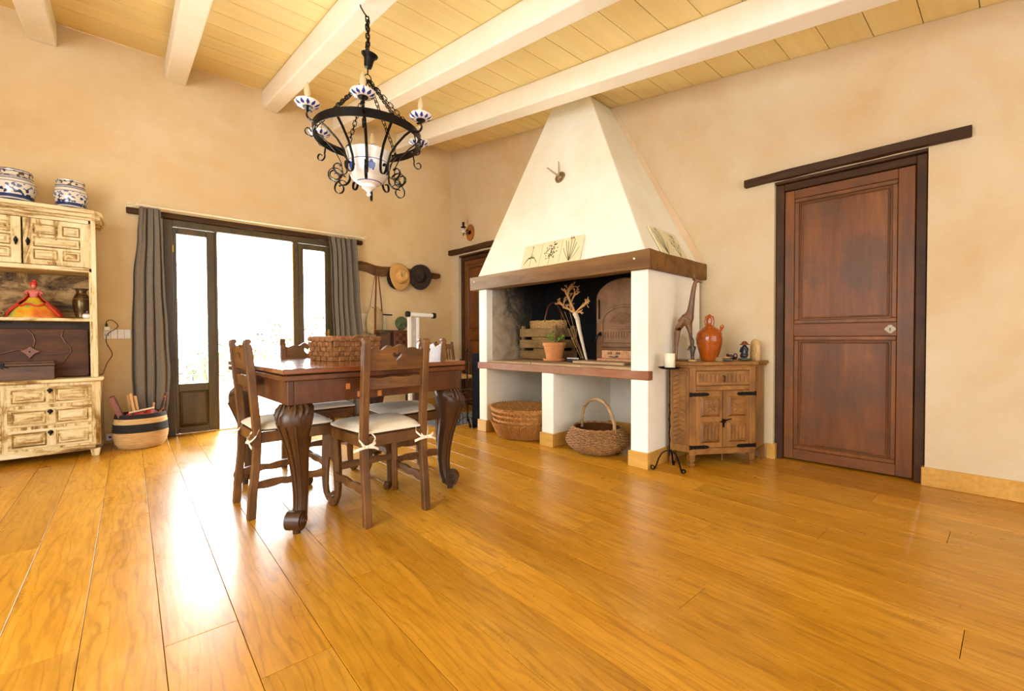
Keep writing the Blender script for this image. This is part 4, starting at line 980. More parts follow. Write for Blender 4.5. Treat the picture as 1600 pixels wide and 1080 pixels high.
# S-scroll arm in its own radial plane (x outwards)
def make_arm():
    a_ = MB(); y = (0, 1, 0)
    main = [(x, 0, z) for x, z in spiral(.192, .135, .016, .052, 500, 190, 18)] 
    main += [(.139, 0, .165), (.142, 0, .20), (.160, 0, .255), (.20, 0, .305), (.26, 0, .355), (.315, 0, .385)]
    main += [(x, 0, z) for x, z in spiral(.352, .40, .040, .016, 205, 470, 12)]
    a_.strap(main, y, .017, .005)
    a_.strap([(x, 0, z) for x, z in spiral(.215, .075, .056, .015, 150, -300, 22)], y, .014, .004)   # low curls by the bowl
    a_.strap([(.327, 0, .355), (.332, 0, .325)] + [(x, 0, z) for x, z in spiral(.366, .300, .036, .011, 150, 520, 18)], y, .012, .004)
    a_.cyl((.372, 0, .41), (.372, 0, .437), .007)
    arm = a_.build('arm', M['iron'], ch, bevel=.0012)
    ps = MB().lathe([(.028, .0), (.030, .006), (.012, .010)], 20).build('drip_disc', M['iron'], arm, smooth=True); ps.location = (.372, 0, .432)
    c_ = MB().lathe([(.012, .006), (.030, .005), (.050, .010), (.064, .018), (.070, .027), (.067, .034), (.052, .038), (.03, .036), (.012, .034)], 32).build('ceramic_cup', M['cup'], arm, smooth=True); c_.location = (.372, 0, .430)
    s_ = MB().lathe([(.022, 0), (.024, .01), (.020, .018), (.016, .03), (.012, .032)], 18).build('lamp_socket', M['iron'], arm, smooth=True); s_.location = (.372, 0, .458)
    b_ = MB().lathe([(.010, 0), (.015, .012), (.0185, .030), (.017, .050), (.011, .070), (.005, .084), (.001, .092)], 16).build('flame_bulb', M['bulb'], arm, smooth=True); b_.location = (.372, 0, .485)
    return arm
for k in range(6):
    a = base_a + radians(44 + 60*k); ca, sa = cos(a), sin(a); m = MB(lambda p: Vector((p.x*ca - p.y*sa, p.x*sa + p.y*ca, p.z)))
    m.strap([(x, 0, z) for x, z in spiral(.205, .130, .012, .046, 500, 190, 16)] + [(.158, 0, .155), (.165, 0, .20), (.20, 0, .27), (.255, 0, .33), (.318, 0, .385), (.322, 0, .41)], (0, 1, 0), .016, .005)
    m.build('stay', M['iron'], ch, bevel=.0012)
arm0 = make_arm()
for k in range(6):
    o = arm0 if k == 0 else copy_tree(arm0, ch)
    o.rotation_euler = (0, 0, base_a + radians(14 + 60*k))

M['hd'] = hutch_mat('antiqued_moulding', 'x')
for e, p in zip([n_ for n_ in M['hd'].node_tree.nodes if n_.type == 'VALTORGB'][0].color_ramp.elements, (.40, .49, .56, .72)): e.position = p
# ================================================================ HUTCH (dresser) against the far wall
hu = thing('painted_dresser', 'tall distressed cream-painted wooden dresser with carved doors, shelf niche and drawers', 'dresser', (-.75, 4.90, 0))
TH = lambda p: Vector((p.x+.75, p.y-4.90, p.z))
X0, X1, YF, YK = -1.26, -.252, 4.885, 5.375
def H(name, mat, *b, bevel=.004, parent=None): return MB(TH).box(*b).build(name, mat, parent or hu, bevel=bevel, seg=2)
# lower case with a chamfered right corner
m = MB(TH); m.prism([(X0, YF+.012), (X1-.03, YF+.012), (X1, YF+.05), (X1, YK), (X0, YK)], .085, .612, lambda p, q, a: (p, q, a)); m.build('lower_case', M['hz'], hu, bevel=.004)
m = MB(TH); m.prism([(X0-.02, YF-.012), (X1-.02, YF-.012), (X1+.02, YF+.035), (X1+.02, YK), (X0-.02, YK)], .612, .640, lambda p, q, a: (p, q, a)); m.build('counter', M['hx'], hu, bevel=.008, seg=2)
H('plinth_rail', M['hx'], X0, X1-.03, YF+.004, YF+.04, .055, .10)
for x in (X0, X1-.062): 
    m = MB(TH); m.hexa([(x+.008, YF+.01, 0), (x+.052, YF+.01, 0), (x+.052, YF+.06, 0), (x+.008, YF+.06, 0), (x, YF+.002, .06), (x+.062, YF+.002, .06), (x+.062, YF+.065, .06), (x, YF+.065, .06)]); m.build('foot', M['hz'], hu, bevel=.004)
for x in (X0, X1-.062): MB(TH).box(x, x+.055, YK-.06, YK, 0, .09).build('foot', M['hz'], hu)
def knob(parent, x, y, z):
    m = MB(TH); m.prism([(x+.013*cos(t)*(1+.3*cos(2*t)), z+.017*sin(t)) for t in frange(0, 2*pi, 15)[:-1]], y-.004, y, lambda p, q, a: (p, a, q)); m.tube([(x, y, z+.01), (x, y-.018, z+.006), (x, y-.022, z-.010), (x, y-.014, z-.022)], [.005, .006, .007, .004], 7)
    m.build('pull', M['iron'], parent, smooth=True)
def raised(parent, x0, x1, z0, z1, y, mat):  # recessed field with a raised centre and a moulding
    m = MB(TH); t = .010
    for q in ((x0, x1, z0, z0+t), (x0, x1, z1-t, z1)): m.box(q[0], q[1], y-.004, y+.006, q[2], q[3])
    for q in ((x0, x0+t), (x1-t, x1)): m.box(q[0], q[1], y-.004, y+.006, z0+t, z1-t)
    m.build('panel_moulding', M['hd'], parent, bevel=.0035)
    g_ = .022; MB(TH).frustum(x0+g_*.7, x1-g_*.7, z0+g_*.7, z1-g_*.7, y+.004, y-.011, .016).build('raised_panel', mat, parent, bevel=.002)
for cxl, cxr in ((-1.225, -.785), (-.755, -.300)):
    for z0, z1 in ((.115, .262), (.285, .425), (.448, .588)):
        y = YF; d = MB(TH).box(cxl, cxr, y+.006, y+.03, z0, z1).build('drawer', M['hx'], hu, bevel=.003)
        mid = (cxl+cxr)/2
        MB(TH).box(mid-.026, mid+.026, y-.002, y+.008, z0+.012, z1-.012).build('drawer_stile', M['hz'], d, bevel=.003)
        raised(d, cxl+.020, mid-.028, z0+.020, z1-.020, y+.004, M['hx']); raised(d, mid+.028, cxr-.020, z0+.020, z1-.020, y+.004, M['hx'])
        knob(d, mid-.004, y-.002, z1-.030)
# upper case
YU = 4.972
for x in (X0, X1-.055): H('side_panel', M['hz'], x, x+.026 if x == X0 else X1-.029, YU, YK, .640, 1.93)
H('corner_stile', M['hz'], -.290, X1-.010, YU-.006, YU+.03, .640, 1.925); H('corner_stile', M['hz'], X0, X0+.03, YU-.006, YU+.03, .640, 1.925)
H('back_panel', M['hback'], X0+.02, X1-.03, YK-.015, YK, .640, 1.50, bevel=0)
H('back_panel', M['darkwoodx'], X0+.021, X1-.031, YK-.022, YK-.0155, .640, 1.09, bevel=0)
H('shelf', M['hx'], X0+.02, X1-.03, YU-.002, YK-.015, 1.098, 1.122)
H('cupboard_floor', M['hx'], X0+.02, X1-.03, YU, YK-.015, 1.500, 1.535)
H('cupboard_top', M['hx'], X0+.02, X1-.03, YU, YK-.015, 1.895, 1.925)
for dx0, dx1, hs in ((-1.065, -.675, 1), (-.665, -.300, -1), (-1.228, -1.075, 0)):
    z0, z1 = 1.538, 1.892; d = MB(TH).box(dx0, dx1, YU-.002, YU+.022, z0, z1).build('cupboard_door', M['hz'], hu, bevel=.003)
    if hs:
        a, b = dx0+.052, dx1-.052; mid = a+(b-a)*.56 if hs < 0 else a+(b-a)*.44; h_ = (z1-z0-.06)/3; g_ = .012
        for i, row in enumerate((((a, mid-g_), (mid+g_, b)), ((a, b),), ((a, mid-g_), (mid+g_, b)))):
            zz0 = z0+.032+i*(h_)
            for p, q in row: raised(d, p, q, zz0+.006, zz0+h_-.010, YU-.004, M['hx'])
        xk = dx0+.026 if hs < 0 else dx1-.026
        mm = MB(TH); zc = 1.71; mm.prism([(xk+.010*cos(t)*(1+.25*cos(4*t)), zc+.030*sin(t)) for t in frange(0, 2*pi, 19)[:-1]], YU-.007, YU-.002, lambda p, q, a_: (p, a_, q)); mm.tube([(xk, YU-.004, zc+.02), (xk+.003, YU-.02, zc+.012), (xk, YU-.024, zc-.012), (xk, YU-.014, zc-.034)], [.004, .006, .006, .004], 7); mm.build('pull', M['iron'], d, smooth=True)
# cornice in three stepped mouldings, mitred at the right
for z0, z1, o_ in ((1.925, 1.945, .012), (1.945, 1.975, .030), (1.975, 2.005, .048)):
    m = MB(TH); m.prism([(X0-o_, YU-o_), (X1-.035+o_*.4, YU-o_), (X1+o_*.62, YU+.045-o_*.3), (X1+o_*.62, YK), (X0-o_, YK)], z0, z1, lambda p, q, a: (p, q, a)); m.build('cornice', M['hx'], hu, bevel=.003)

# ---------------------------------------------------------------- things on the dresser
BL = '#2b3f73'
M['jar'] = banded('delft_jar_glaze', [(0, '#26365f'), (.10, '#dfd8cc'), (.13, BL), (.20, '#e4dccf'), (.55, BL), (.568, '#e4dccf'), (.585, BL), (.60, '#e2d6c4'), (.76, BL), (.785, '#d8d2c8'), (.80, BL)], [(.065, .115, '#1f2f5c'), (.115, .155, '#5f7099'), (.203, .250, '#5d4a36')], .6, 42)
def jar(x, y, R, Hh, label):
    o = thing('ceramic_jar', label, 'jar', (x, y, 2.005), group='painted jars on the dresser')
    p = [(.62, 0), (.66, .01), (.86, .22), (1.0, .45), (.97, .60), (.86, .78), (.80, .86), (.78, .90), (.82, .92), (.83, .985), (.80, 1.0), (.74, .985), (.72, .90)]
    MB().lathe([(R*a, Hh*b) for a, b in p], 40, cap=True).build('jar_body', M['jar'], o, smooth=True)
    m = MB()
    for z, q in ((.225, .875), (.62, .965), (.80, .855), (.925, .83)): m.tube([(R*q*cos(t), R*q*sin(t), Hh*z) for t in frange(0, 2*pi, 41)[:-1]], .0022, 5, True)
    m.build('painted_ring', M['jarline'], o, smooth=True); return o
M['jarline'] = plain('cobalt_glaze', '#26376b', .15)
jar(-.725, 5.13, .122, .262, 'large blue-and-white ceramic jar, left of the two on the dresser')
jar(-.412, 5.13, .103, .255, 'smaller blue-and-white ceramic jar, right one on the dresser')
# lady figurine with a wide skirt
M['skirt'] = None
n = NT('painted_skirt'); n.fin(n.ramp(n.noise(n.coords(), 6, 5, .6), [(.36, '#9ba24b'), (.46, '#d9b52f'), (.56, '#e08a22'), (.68, '#d0562a')]), .35, 0, .3); M['skirt'] = n.m
M['shawl'] = plain('red_shawl', '#cf3f2c', .4, 0, .3, 14)
lg = thing('lady_figurine', 'papier-mache lady figurine with wide yellow skirt and red shawl', 'figurine', (-.638, 5.16, 1.1225))
r = random.Random(3); rs = []
for rr, z in ((.150, 0), (.148, .012), (.13, .045), (.105, .08), (.075, .11), (.045, .14), (.030, .165)): rs.append([(rr*(1+.03*sin(7*t))*cos(t), rr*.8*(1+.03*sin(7*t))*sin(t), z) for t in frange(0, 2*pi, 41)[:-1]])
MB().rings(rs).build('skirt', M['skirt'], lg, smooth=True)
rs = []
for rr, z, k in ((.158, .004, .0), (.150, .03, .4), (.118, .083, .7), (.083, .122, .8), (.050, .155, 1), (.034, .18, 1), (.026, .20, 1)):
    rs.append([((rr+.006)*(1+.06*sin(5*t+z*20))*cos(t), (rr*.8+.006)*(1+.06*sin(5*t+z*20))*sin(t)*(-1 if 0 else 1), z + (.012*sin(3*t))*(1-k)) for t in frange(radians(-20), radians(205), 24)])
m = MB(); vs = [p for q in rs for p in q]; nn = 24; m.add(vs, [(i*nn+j, i*nn+j+1, (i+1)*nn+j+1, (i+1)*nn+j) for i in range(len(rs)-1) for j in range(nn-1)])
o = m.build('shawl', M['shawl'], lg, smooth=True); q = o.modifiers.new('s', 'SOLIDIFY'); q.thickness = .005
m = MB(); m.tube([(.09*cos(t), .078*sin(t)-.004, .105+.01*sin(6*t)) for t in frange(radians(-160), radians(-20), 12)], .007, 6); m.tube([(-.08, -.05, .11), (-.13, -.05, .05), (-.15, -.03, .01)], [.012, .010, .006], 6); m.tube([(.07, -.05, .12), (.11, -.06, .07), (.145, -.05, .02)], [.012, .010, .006], 6); m.build('shawl_fringe', M['shawl'], lg, smooth=True)
skin('bodice', plain('painted_bodice', '#cf6a5a', .5), [(0, 0, .155, .030), (0, 0, .19, .024), (0, 0, .215, .030), (0, 0, .235, .012), (.032, 0, .218, .012), (.052, -.005, .195, .009), (.03, -.03, .19, .008), (-.032, 0, .218, .012), (-.055, -.005, .20, .009), (-.03, -.03, .20, .008)], [(0, 1), (1, 2), (2, 3), (2, 4), (4, 5), (5, 6), (2, 7), (7, 8), (8, 9)], lg)
m = MB(); m.ball((0, 0, .262), .020, .021, .026, 14, 10); m.ball((0, .006, .280), .024, .022, .018, 12, 8); m.ball((.004, .004, .302), .014, .013, .010, 10, 6); m.build('head', M['shawl'], lg, smooth=True)
MB().ball((0, -.010, .258), .014, .013, .019, 12, 8).build('face', plain('painted_face', '#d98f78', .5), lg, smooth=True)
pj = thing('metal_pitcher', 'tall dark bronze pitcher with handle and brass band', 'pitcher', (-.362, 5.12, 1.1225))
MB().lathe([(.036, 0), (.040, .008), (.038, .02), (.050, .07), (.056, .12), (.054, .165), (.042, .195), (.032, .21), (.030, .23), (.038, .252), (.036, .254), (.028, .235), (.026, .21)], 32).build('pitcher_body', plain('dark_bronze', '#5b4a30', .25, .8, .15), pj, smooth=True)
m = MB()
for z, rr in ((.012, .041), (.165, .0548), (.212, .033)): m.tube([(rr*cos(t), rr*sin(t), z) for t in frange(0, 2*pi, 33)[:-1]], .0022, 6, True)
m.build('brass_band', M['brass'], pj, smooth=True)
m = MB(); m.tube([(.032, 0, .245), (.055, 0, .262), (.072, 0, .24), (.070, 0, .19), (.062, 0, .14), (.052, 0, .115)], .0055, 7); m.build('handle', M['ironb'], pj, smooth=True)
m = MB(); m.hexa([(-.024, -.012, .225), (-.024, .012, .225), (-.030, .010, .250), (-.030, -.010, .250), (-.058, -.005, .252), (-.058, .005, .252), (-.060, .004, .262), (-.060, -.004, .262)]); m.build('spout', M['ironb'], pj, bevel=.002)
sg_ = thing('sugar_bowl', 'small white lidded sugar bowl with pink pattern in front of the pitcher', 'bowl', (-.325, 5.035, 1.1225))
MB().lathe([(.016, 0), (.026, .006), (.031, .020), (.028, .032), (.024, .036)], 24).build('bowl_body', M['white_c'], sg_, smooth=True)
MB().lathe([(.026, .036), (.022, .044), (.008, .048), (.004, .052), (.008, .058), (.004, .064), (.001, .065)], 20).build('lid', plain('rose_grey_glaze', '#a0787a', .2), sg_, smooth=True)
cp_ = thing('coffee_cup', 'gold-rimmed cup at the left edge of the dresser shelf', 'cup', (-.84, 5.05, 1.1225))
MB().lathe([(.018, 0), (.024, .004), (.034, .03), (.037, .055), (.034, .056), (.030, .03)], 24).build('cup_body', M['white_c'], cp_, smooth=True)
MB().tube([(.034, 0, .045), (.052, 0, .046), (.058, 0, .030), (.048, 0, .016), (.030, 0, .018)], .0035, 7).build('handle', M['brass'], cp_, smooth=True)
# carved tray panel standing in the lower niche
ct = thing('carved_tray', 'big dark carved wooden tray standing upright in the dresser niche', 'tray', (-.72, 5.15, .6405))
m = MB(); m.prism([(-.50, .0), (.385, 0), (.395, .02), (.395, .38), (.385, .40), (-.50, .40)], -.012, .012, lambda p, q, a: (p, a, q)); m.build('tray_panel', M['traywood'], ct, bevel=.008, seg=2)
m = MB(); YR = -.014
def ridge(pts, w0=.010): m.strap([(x, YR, z) for x, z in pts], (0, 1, 0), .018, w0)
ridge([(.245, .395), (.235, .34), (.255, .285), (.285, .245), (.288, .21), (.262, .165), (.238, .12)]); ridge([(.288, .215), (.22, .195), (.16, .19), (.11, .205)])
ridge([(.04, .225), (.0, .235), (-.06, .215), (-.13, .19), (-.2, .20)]); ridge([(.075, .25), (.085, .30), (.075, .35), (.045, .392)])
ridge([(-.12, .395), (-.105, .34), (-.13, .28), (-.18, .235)]); ridge([(-.2, .2), (-.2, .12), (-.16, .05)])
m.build('carved_ridge', M['chairx'], ct, bevel=.003)
MB().prism([(.0, .222), (.035, .235), (.06, .262), (.085, .235), (.122, .215), (.085, .195), (.055, .155), (.035, .19)], -.030, -.010, lambda p, q, a: (p, a, q)).build('star_boss', plain('reddish_wood', '#7b4222', .4), ct, bevel=.004)
MB().cyl((.058, -.034, .214), (.058, -.028, .214), .006).build('boss_nail', M['iron'], ct)
m = MB(); m.box(.403, .428, -.030, -.018, .165, .305); m.cyl((.415, -.018, .18), (.395, 0, .18), .005); m.cyl((.415, -.018, .29), (.395, 0, .29), .005); m.build('brass_handle', M['brass'], ct, bevel=.003)
wb2 = thing('wooden_box', 'long dark brown wooden box with iron latch on the dresser counter', 'box', (-.76, 4.99, .6405))
MB().box(-.30, .25, -.045, .075, 0, .105).build('box_body', M['darkwoodx'], wb2, bevel=.003); MB().box(-.305, .255, -.05, .08, .107, .128).build('lid', M['darkwoodx'], wb2, bevel=.004); MB().box(-.30, .25, -.045, .075, .129, .142).build('lid_top', M['darkwoodx'], wb2, bevel=.003)
m = MB(); m.prism([(-.035, -.012), (-.010, -.002), (0, -.014), (.010, -.002), (.035, -.012), (.012, .008), (.010, .03), (0, .036), (-.010, .03), (-.012, .008)], -.056, -.046, lambda p, q, a: (p-.02, a, q+.103)); m.build('latch', M['iron'], wb2, bevel=.002)

# ---------------------------------------------------------------- sockets and cable on the wall
so_ = thing('wall_sockets', 'row of white wall sockets and switches between dresser and curtain', 'socket', (-.15, 5.40, .998))
for k in range(4):
    p_ = MB().box(-.094+.047*k, -.049+.047*k, -.009, -.0005, -.043, .043).build('faceplate', M['plastic'], so_, bevel=.002)
m = MB()
for x, z in ((-.082, .0), (-.062, .0), (-.082, -.012), (-.062, -.012)): m.cyl((x, -.0095, z), (x, -.0085, z), .004, n=8)
m.build('socket_hole', M['black'], so_)
pg = thing('power_plug', 'white plug with black flex in the wall socket above the row', 'plug', (-.222, 5.39, 1.035))
MB().box(-.018, .022, -.045, .001, -.005, .03).build('adapter', M['plastic'], pg, bevel=.004); MB().cyl((0, -.02, .028), (0, -.02, .06), .010, .006).build('plug_body', M['black'], pg, smooth=True)
m = MB(); pts = [(0, -.02, .058), (.002, -.02, .080), (.030, -.02, .092), (.055, -.02, .075), (.075, -.02, .045), (.068, -.02, .018), (.030, -.025, -.012), (.004, -.03, -.04), (-.004, -.035, -.10), (.010, -.04, -.15), (.032, -.04, -.20), (.030, -.05, -.24), (.005, -.12, -.29), (-.012, -.22, -.352), (-.022, -.30, -.382), (-.06, -.36, -.3885), (-.14, -.39, -.3885), (-.24, -.40, -.3885)]
from mathutils.geometry import interpolate_bezier
def smooth_path(P, k=5):
    P = [Vector(p) for p in P]; out = []
    for i in range(len(P)-1):
        p0 = P[max(i-1, 0)]; p1 = P[i]; p2 = P[i+1]; p3 = P[min(i+2, len(P)-1)]
        for s_ in range(k):
            t = s_/k; out.append(0.5*((2*p1) + (p2-p0)*t + (2*p0-5*p1+4*p2-p3)*t*t + (3*p1-p0-3*p2+p3)*t**3))
    return out + [P[-1]]
m.tube(smooth_path(pts), .0032, 6); m.build('flex', M['black'], pg, smooth=True)
lo_ = thing('floor_socket', 'low grey-white socket strip on the wall behind the striped basket', 'socket', (-.19, 5.385, .06)); MB().box(-.05, .05, -.010, -.0005, -.03, .03).build('faceplate', M['plastic'], lo_, bevel=.002)
m = MB(); [m.cyl((x, -.0115, 0), (x, -.0095, 0), .010, n=12) for x in (-.025, .025)]; m.build('socket_hole', M['black'], lo_)

# ---------------------------------------------------------------- curtain rod and curtains
rd = thing('curtain_rod', 'ivory curtain rod with leaf finials above the garden door', 'curtain rod', (1.03, 5.295, 2.19))
MB().cyl((-1.02, 0, 0), (1.08, 0, .005), .0095, n=10).build('rod', M['rodw'], rd, smooth=True)
m = MB()
for sg, x in ((-1, -1.02), (1, 1.08)):
    m.ball((x, 0, 0), .016, n=10, m=6)
    for a in (-.5, 0, .5): m.strap([(x, 0, 0), (x+sg*.04*cos(a), 0, .04*sin(a)+.004), (x+sg*.075*cos(a*.6), 0, .045*sin(a))], (0, 1, 0), [.012, .016, .003], .006)
m.build('finial', M['rodw'], rd)
MB().box(-.99, -.975, 0, .10, -.012, .012).box(1.035, 1.05, 0, .10, -.012, .012).build('bracket', M['rodw'], rd)
def curtain(name, label, keys, folds, y0, amp, seed, zr):
    r = random.Random(seed); t = thing('curtain', label, 'curtain', (keys[0][1], y0, 0), group='grey curtains of the garden door'); m = MB(); NU, NZ = 84, 34; rs = []
    zs = [k[0] for k in keys]
    def at(z):
        for a, b in zip(keys[:-1], keys[1:]):
            if a[0] >= z >= b[0]: q = (a[0]-z)/(a[0]-b[0]); q = q*q*(3-2*q); return a[1]+(b[1]-a[1])*q, a[2]+(b[2]-a[2])*q
        return keys[-1][1], keys[-1][2]
    ph = [r.uniform(0, 6) for _ in range(3)]; vs = []
    for i in range(NZ+1):
        z = zs[0] + (zs[-1]-zs[0])*i/NZ; l, rgt = at(z); v = i/NZ
        for j in range(NU+1):
            u = j/NU; uu = u + .035*sin(2*pi*u + 2.2*v + ph[0]); w_ = 2*pi*folds*uu
            dy = amp*(sin(w_) + .35*sin(2.1*w_+ph[1]+v*2))*(1-.25*v) ; x = l + (rgt-l)*u + .25*amp*cos(w_)*.8
            vs.append((x-keys[0][1], dy-.012*v*sin(pi*u), z))
    m.add(vs, [(i*(NU+1)+j, i*(NU+1)+j+1, (i+1)*(NU+1)+j+1, (i+1)*(NU+1)+j) for i in range(NZ) for j in range(NU)])
    o = m.build('cloth', M['curtain'], t, smooth=True); q = o.modifiers.new('s', 'SOLIDIFY'); q.thickness = .003
    m = MB()
    for k in range(zr):
        x = (keys[0][2]-keys[0][1])*(k+.5)/zr; m.tube([(x, (5.295-y0)+.0125*cos(a), 2.19+.0125*sin(a)) for a in frange(0, 2*pi, 13)[:-1]], .0018, 5, True); m.tube([(x, 5.295-y0, 2.178), (x, .0, keys[0][0]-.002)], .002, 4)
    m.build('curtain_ring', M['rodw'], t)
    return t
curtain('curtain', 'long grey-brown curtain left of the garden door, bulging towards the basket', [(2.165, .012, .175), (1.9, -.005, .185), (1.5, -.040, .195), (1.0, -.058, .215), (.62, -.064, .228), (.40, -.056, .215), (.2, -.02, .195), (.015, .03, .190)], 3.5, 5.262, .030, 3, 7)
curtain('curtain', 'shorter-looking grey-brown curtain right of the garden door, behind the chair', [(2.150, 1.690, 2.02), (1.95, 1.715, 2.03), (1.5, 1.72, 2.05), (.9, 1.74, 2.09), (.4, 1.74, 2.12), (.015, 1.74, 2.13)], 5, 5.262, .028, 5, 8)

# ---------------------------------------------------------------- striped basket and what sticks out of it
M['stripe'] = None
n = NT('striped_seagrass'); tc = n.node('ShaderNodeTexCoord'); sp = n.node('ShaderNodeSeparateXYZ'); n.link(tc.outputs['Object'], sp.inputs[0])
nz = n.noise(n.coords((1, 1, 9)), 12, 5, .6); zz = n.math('ADD', n.math('MULTIPLY', sp.outputs['Z'], 3.0), n.math('MULTIPLY', n.math('SUBTRACT', nz, .5), .02))
col = n.ramp(zz, [(0, '#d8ae70'), (.435, '#23211f'), (.655, '#dfb87c'), (.79, '#23211f')], 'CONSTANT'); g_ = n.ramp(nz, [(.35, (.6, .55, .5, 1)), (.6, (1, 1, 1, 1))]); col = n.mix(.6, col, g_, 'MULTIPLY'); n.bump(n.noise(n.coords((1, 1, 25)), 10, 4, .6), .6, .006); M['stripe'] = n.fin(col, .8)
sk = thing('striped_basket', 'round cream and black striped seagrass basket on the floor beside the curtain', 'basket', (.002, 5.065, 0))
rs = [(.135, 0), (.155, .008), (.178, .05), (.190, .12), (.187, .20), (.178, .27), (.172, .300), (.166, .302), (.170, .25), (.178, .12), (.14, .015)]
m = MB(); m.lathe(rs, 48, sy=.88, cap=True); m.build('basket_body', M['stripe'], sk, smooth=True)
m = MB(); [m.tube([((rr+.002)*cos(t), (rr+.002)*.88*sin(t), z) for t in frange(0, 2*pi, 49)[:-1]], .0022, 5, True) for rr, z in ((.153, .01), (.166, .03), (.176, .05), (.181, .07), (.1855, .09), (.189, .11), (.191, .13), (.1905, .15), (.190, .17), (.188, .19), (.186, .21), (.183, .23), (.180, .25), (.177, .27), (.174, .29))]
m.build('coil', M['stripe'], sk, smooth=True, kind='stuff')
def prop(name, label, cat, p0, p1, w_, t_, mat, grp=None, roundish=False):
    p0, p1 = Vector(p0), Vector(p1); o_ = p0.copy(); m = MB(lambda p: p - o_)
    if roundish: m.tube([p0, (p0+p1)/2, p1], [w_, w_*1.05, w_], 10)
    else: m.strap([p0, p1], (0, 1, 0) if not isinstance(t_, tuple) else t_[1], w_, t_ if not isinstance(t_, tuple) else t_[0])
    o = m.build(name, mat, smooth=roundish, bevel=.002); o.location = o_; return tag(o, label, cat, grp)
bx_, by_ = .002, 5.065
prop('board_game_box', 'slanting flat dark-red box sticking out at the basket\'s left', 'box', (bx_-.07, by_-.02, .10), (bx_-.190, by_+.0, .455), .16, .035, wood('red_brown_box', '#6b2f22', '#8d4a35', 'z', 8))
for k, (a, b, r_, lb) in enumerate((((-.055, .03, .12), (-.088, .04, .46), .009, 'leftmost thin wooden stick in the striped basket, its top darkened'), ((-.02, .0, .12), (-.068, -.01, .475), .010, 'thick pale wooden rod at the centre-left of the striped basket'), ((.0, .02, .12), (-.038, .01, .45), .011, 'pale wooden rod right of the thick one in the striped basket'), ((.05, -.05, .12), (.09, -.07, .385), .008, 'short pinkish stick leaning right in the striped basket'), ((-.08, -.08, .315), (.09, -.09, .345), .008, 'pale stick lying flat across the striped basket'))):
    prop('wooden_stick', lb, 'stick', (bx_+a[0], by_+a[1], a[2]), (bx_+b[0], by_+b[1], b[2]), r_, 0, plain('stick_wood_%d' % k, ('#b98a54', '#d9a765', '#cf9a5b', '#b87a64', '#d8c19a')[k], .6), 'sticks in the striped basket', True)
M['redpat'] = None; n = NT('red_patterned_wrap'); M['redpat'] = n.fin(n.ramp(n.noise(n.coords(), 38, 3, .6), [(.42, '#2c1512'), (.5, '#9b2418'), (.6, '#c98a3a')], 'CONSTANT'), .5)
prop('patterned_tube', 'slim red patterned tube leaning at the right of the striped basket', 'tube', (bx_+.10, by_+.02, .14), (bx_+.175, by_+.01, .46), .011, 0, M['redpat'], None, True)
m = MB(); r = random.Random(5); rs = []
for z, rr in ((.16, .13), (.22, .145), (.27, .13), (.295, .10), (.315, .05), (.32, .01)): rs.append([(rr*cos(t)*(1+.10*sin(5*t+z*30)), rr*.8*sin(t)*(1+.1*sin(4*t)), z-.16+.012*sin(6*t+z*20)) for t in frange(0, 2*pi, 33)[:-1]])
n = NT('red_cloth_pattern'); mt = n.fin(n.ramp(n.noise(n.coords(), 16, 4, .6), [(.44, '#1f1c1c'), (.5, '#a5262c'), (.62, '#c23a35')]), .8)
o = m.rings(rs).build('red_cloth', mt, smooth=True); o.location = (bx_+.015, by_+.01, .16); tag(o, 'crumpled red and black cloth inside the striped basket', 'cloth')

# ---------------------------------------------------------------- driftwood rack, hats, bag
rk = thing('coat_rack', 'rough driftwood coat rack on the far wall right of the curtain', 'coat rack', (2.68, 5.37, 1.85))
m = MB(); r = random.Random(4); rs = []
for k, (x, zc, h_) in enumerate(((2.055, 1.858, .045), (2.12, 1.862, .052), (2.2, 1.852, .052), (2.3, 1.822, .056), (2.4, 1.815, .056), (2.5, 1.83, .05), (2.62, 1.842, .045), (2.8, 1.842, .042), (3.0, 1.832, .040), (3.12, 1.828, .038), (3.22, 1.828, .034), (3.26, 1.832, .028))):
    x -= 2.68; zc -= 1.85; h_ *= 1.15; j = lambda: r.uniform(-.005, .005); rs.append([(x, .03, zc-h_), (x+j(), -.005, zc-h_+j()), (x+j(), -.022, zc-h_*.2+j()), (x+j(), -.020, zc+h_*.5+j()), (x+j(), -.002, zc+h_), (x, .03, zc+h_)])
m.rings(rs).build('plank_body', M['redbeam2'] if 'redbeam2' in M else M['chairx'], rk, smooth=True, bevel=.004)
[MB().tube([(x, -.01, 0), (x, -.045, .0), (x, -.05, .015)], .006, 6).build('peg', M['leather'], rk) for x in (-.38, -.10, .14)]
M['strawd'] = plain('darker_straw', '#b98a48', .8)
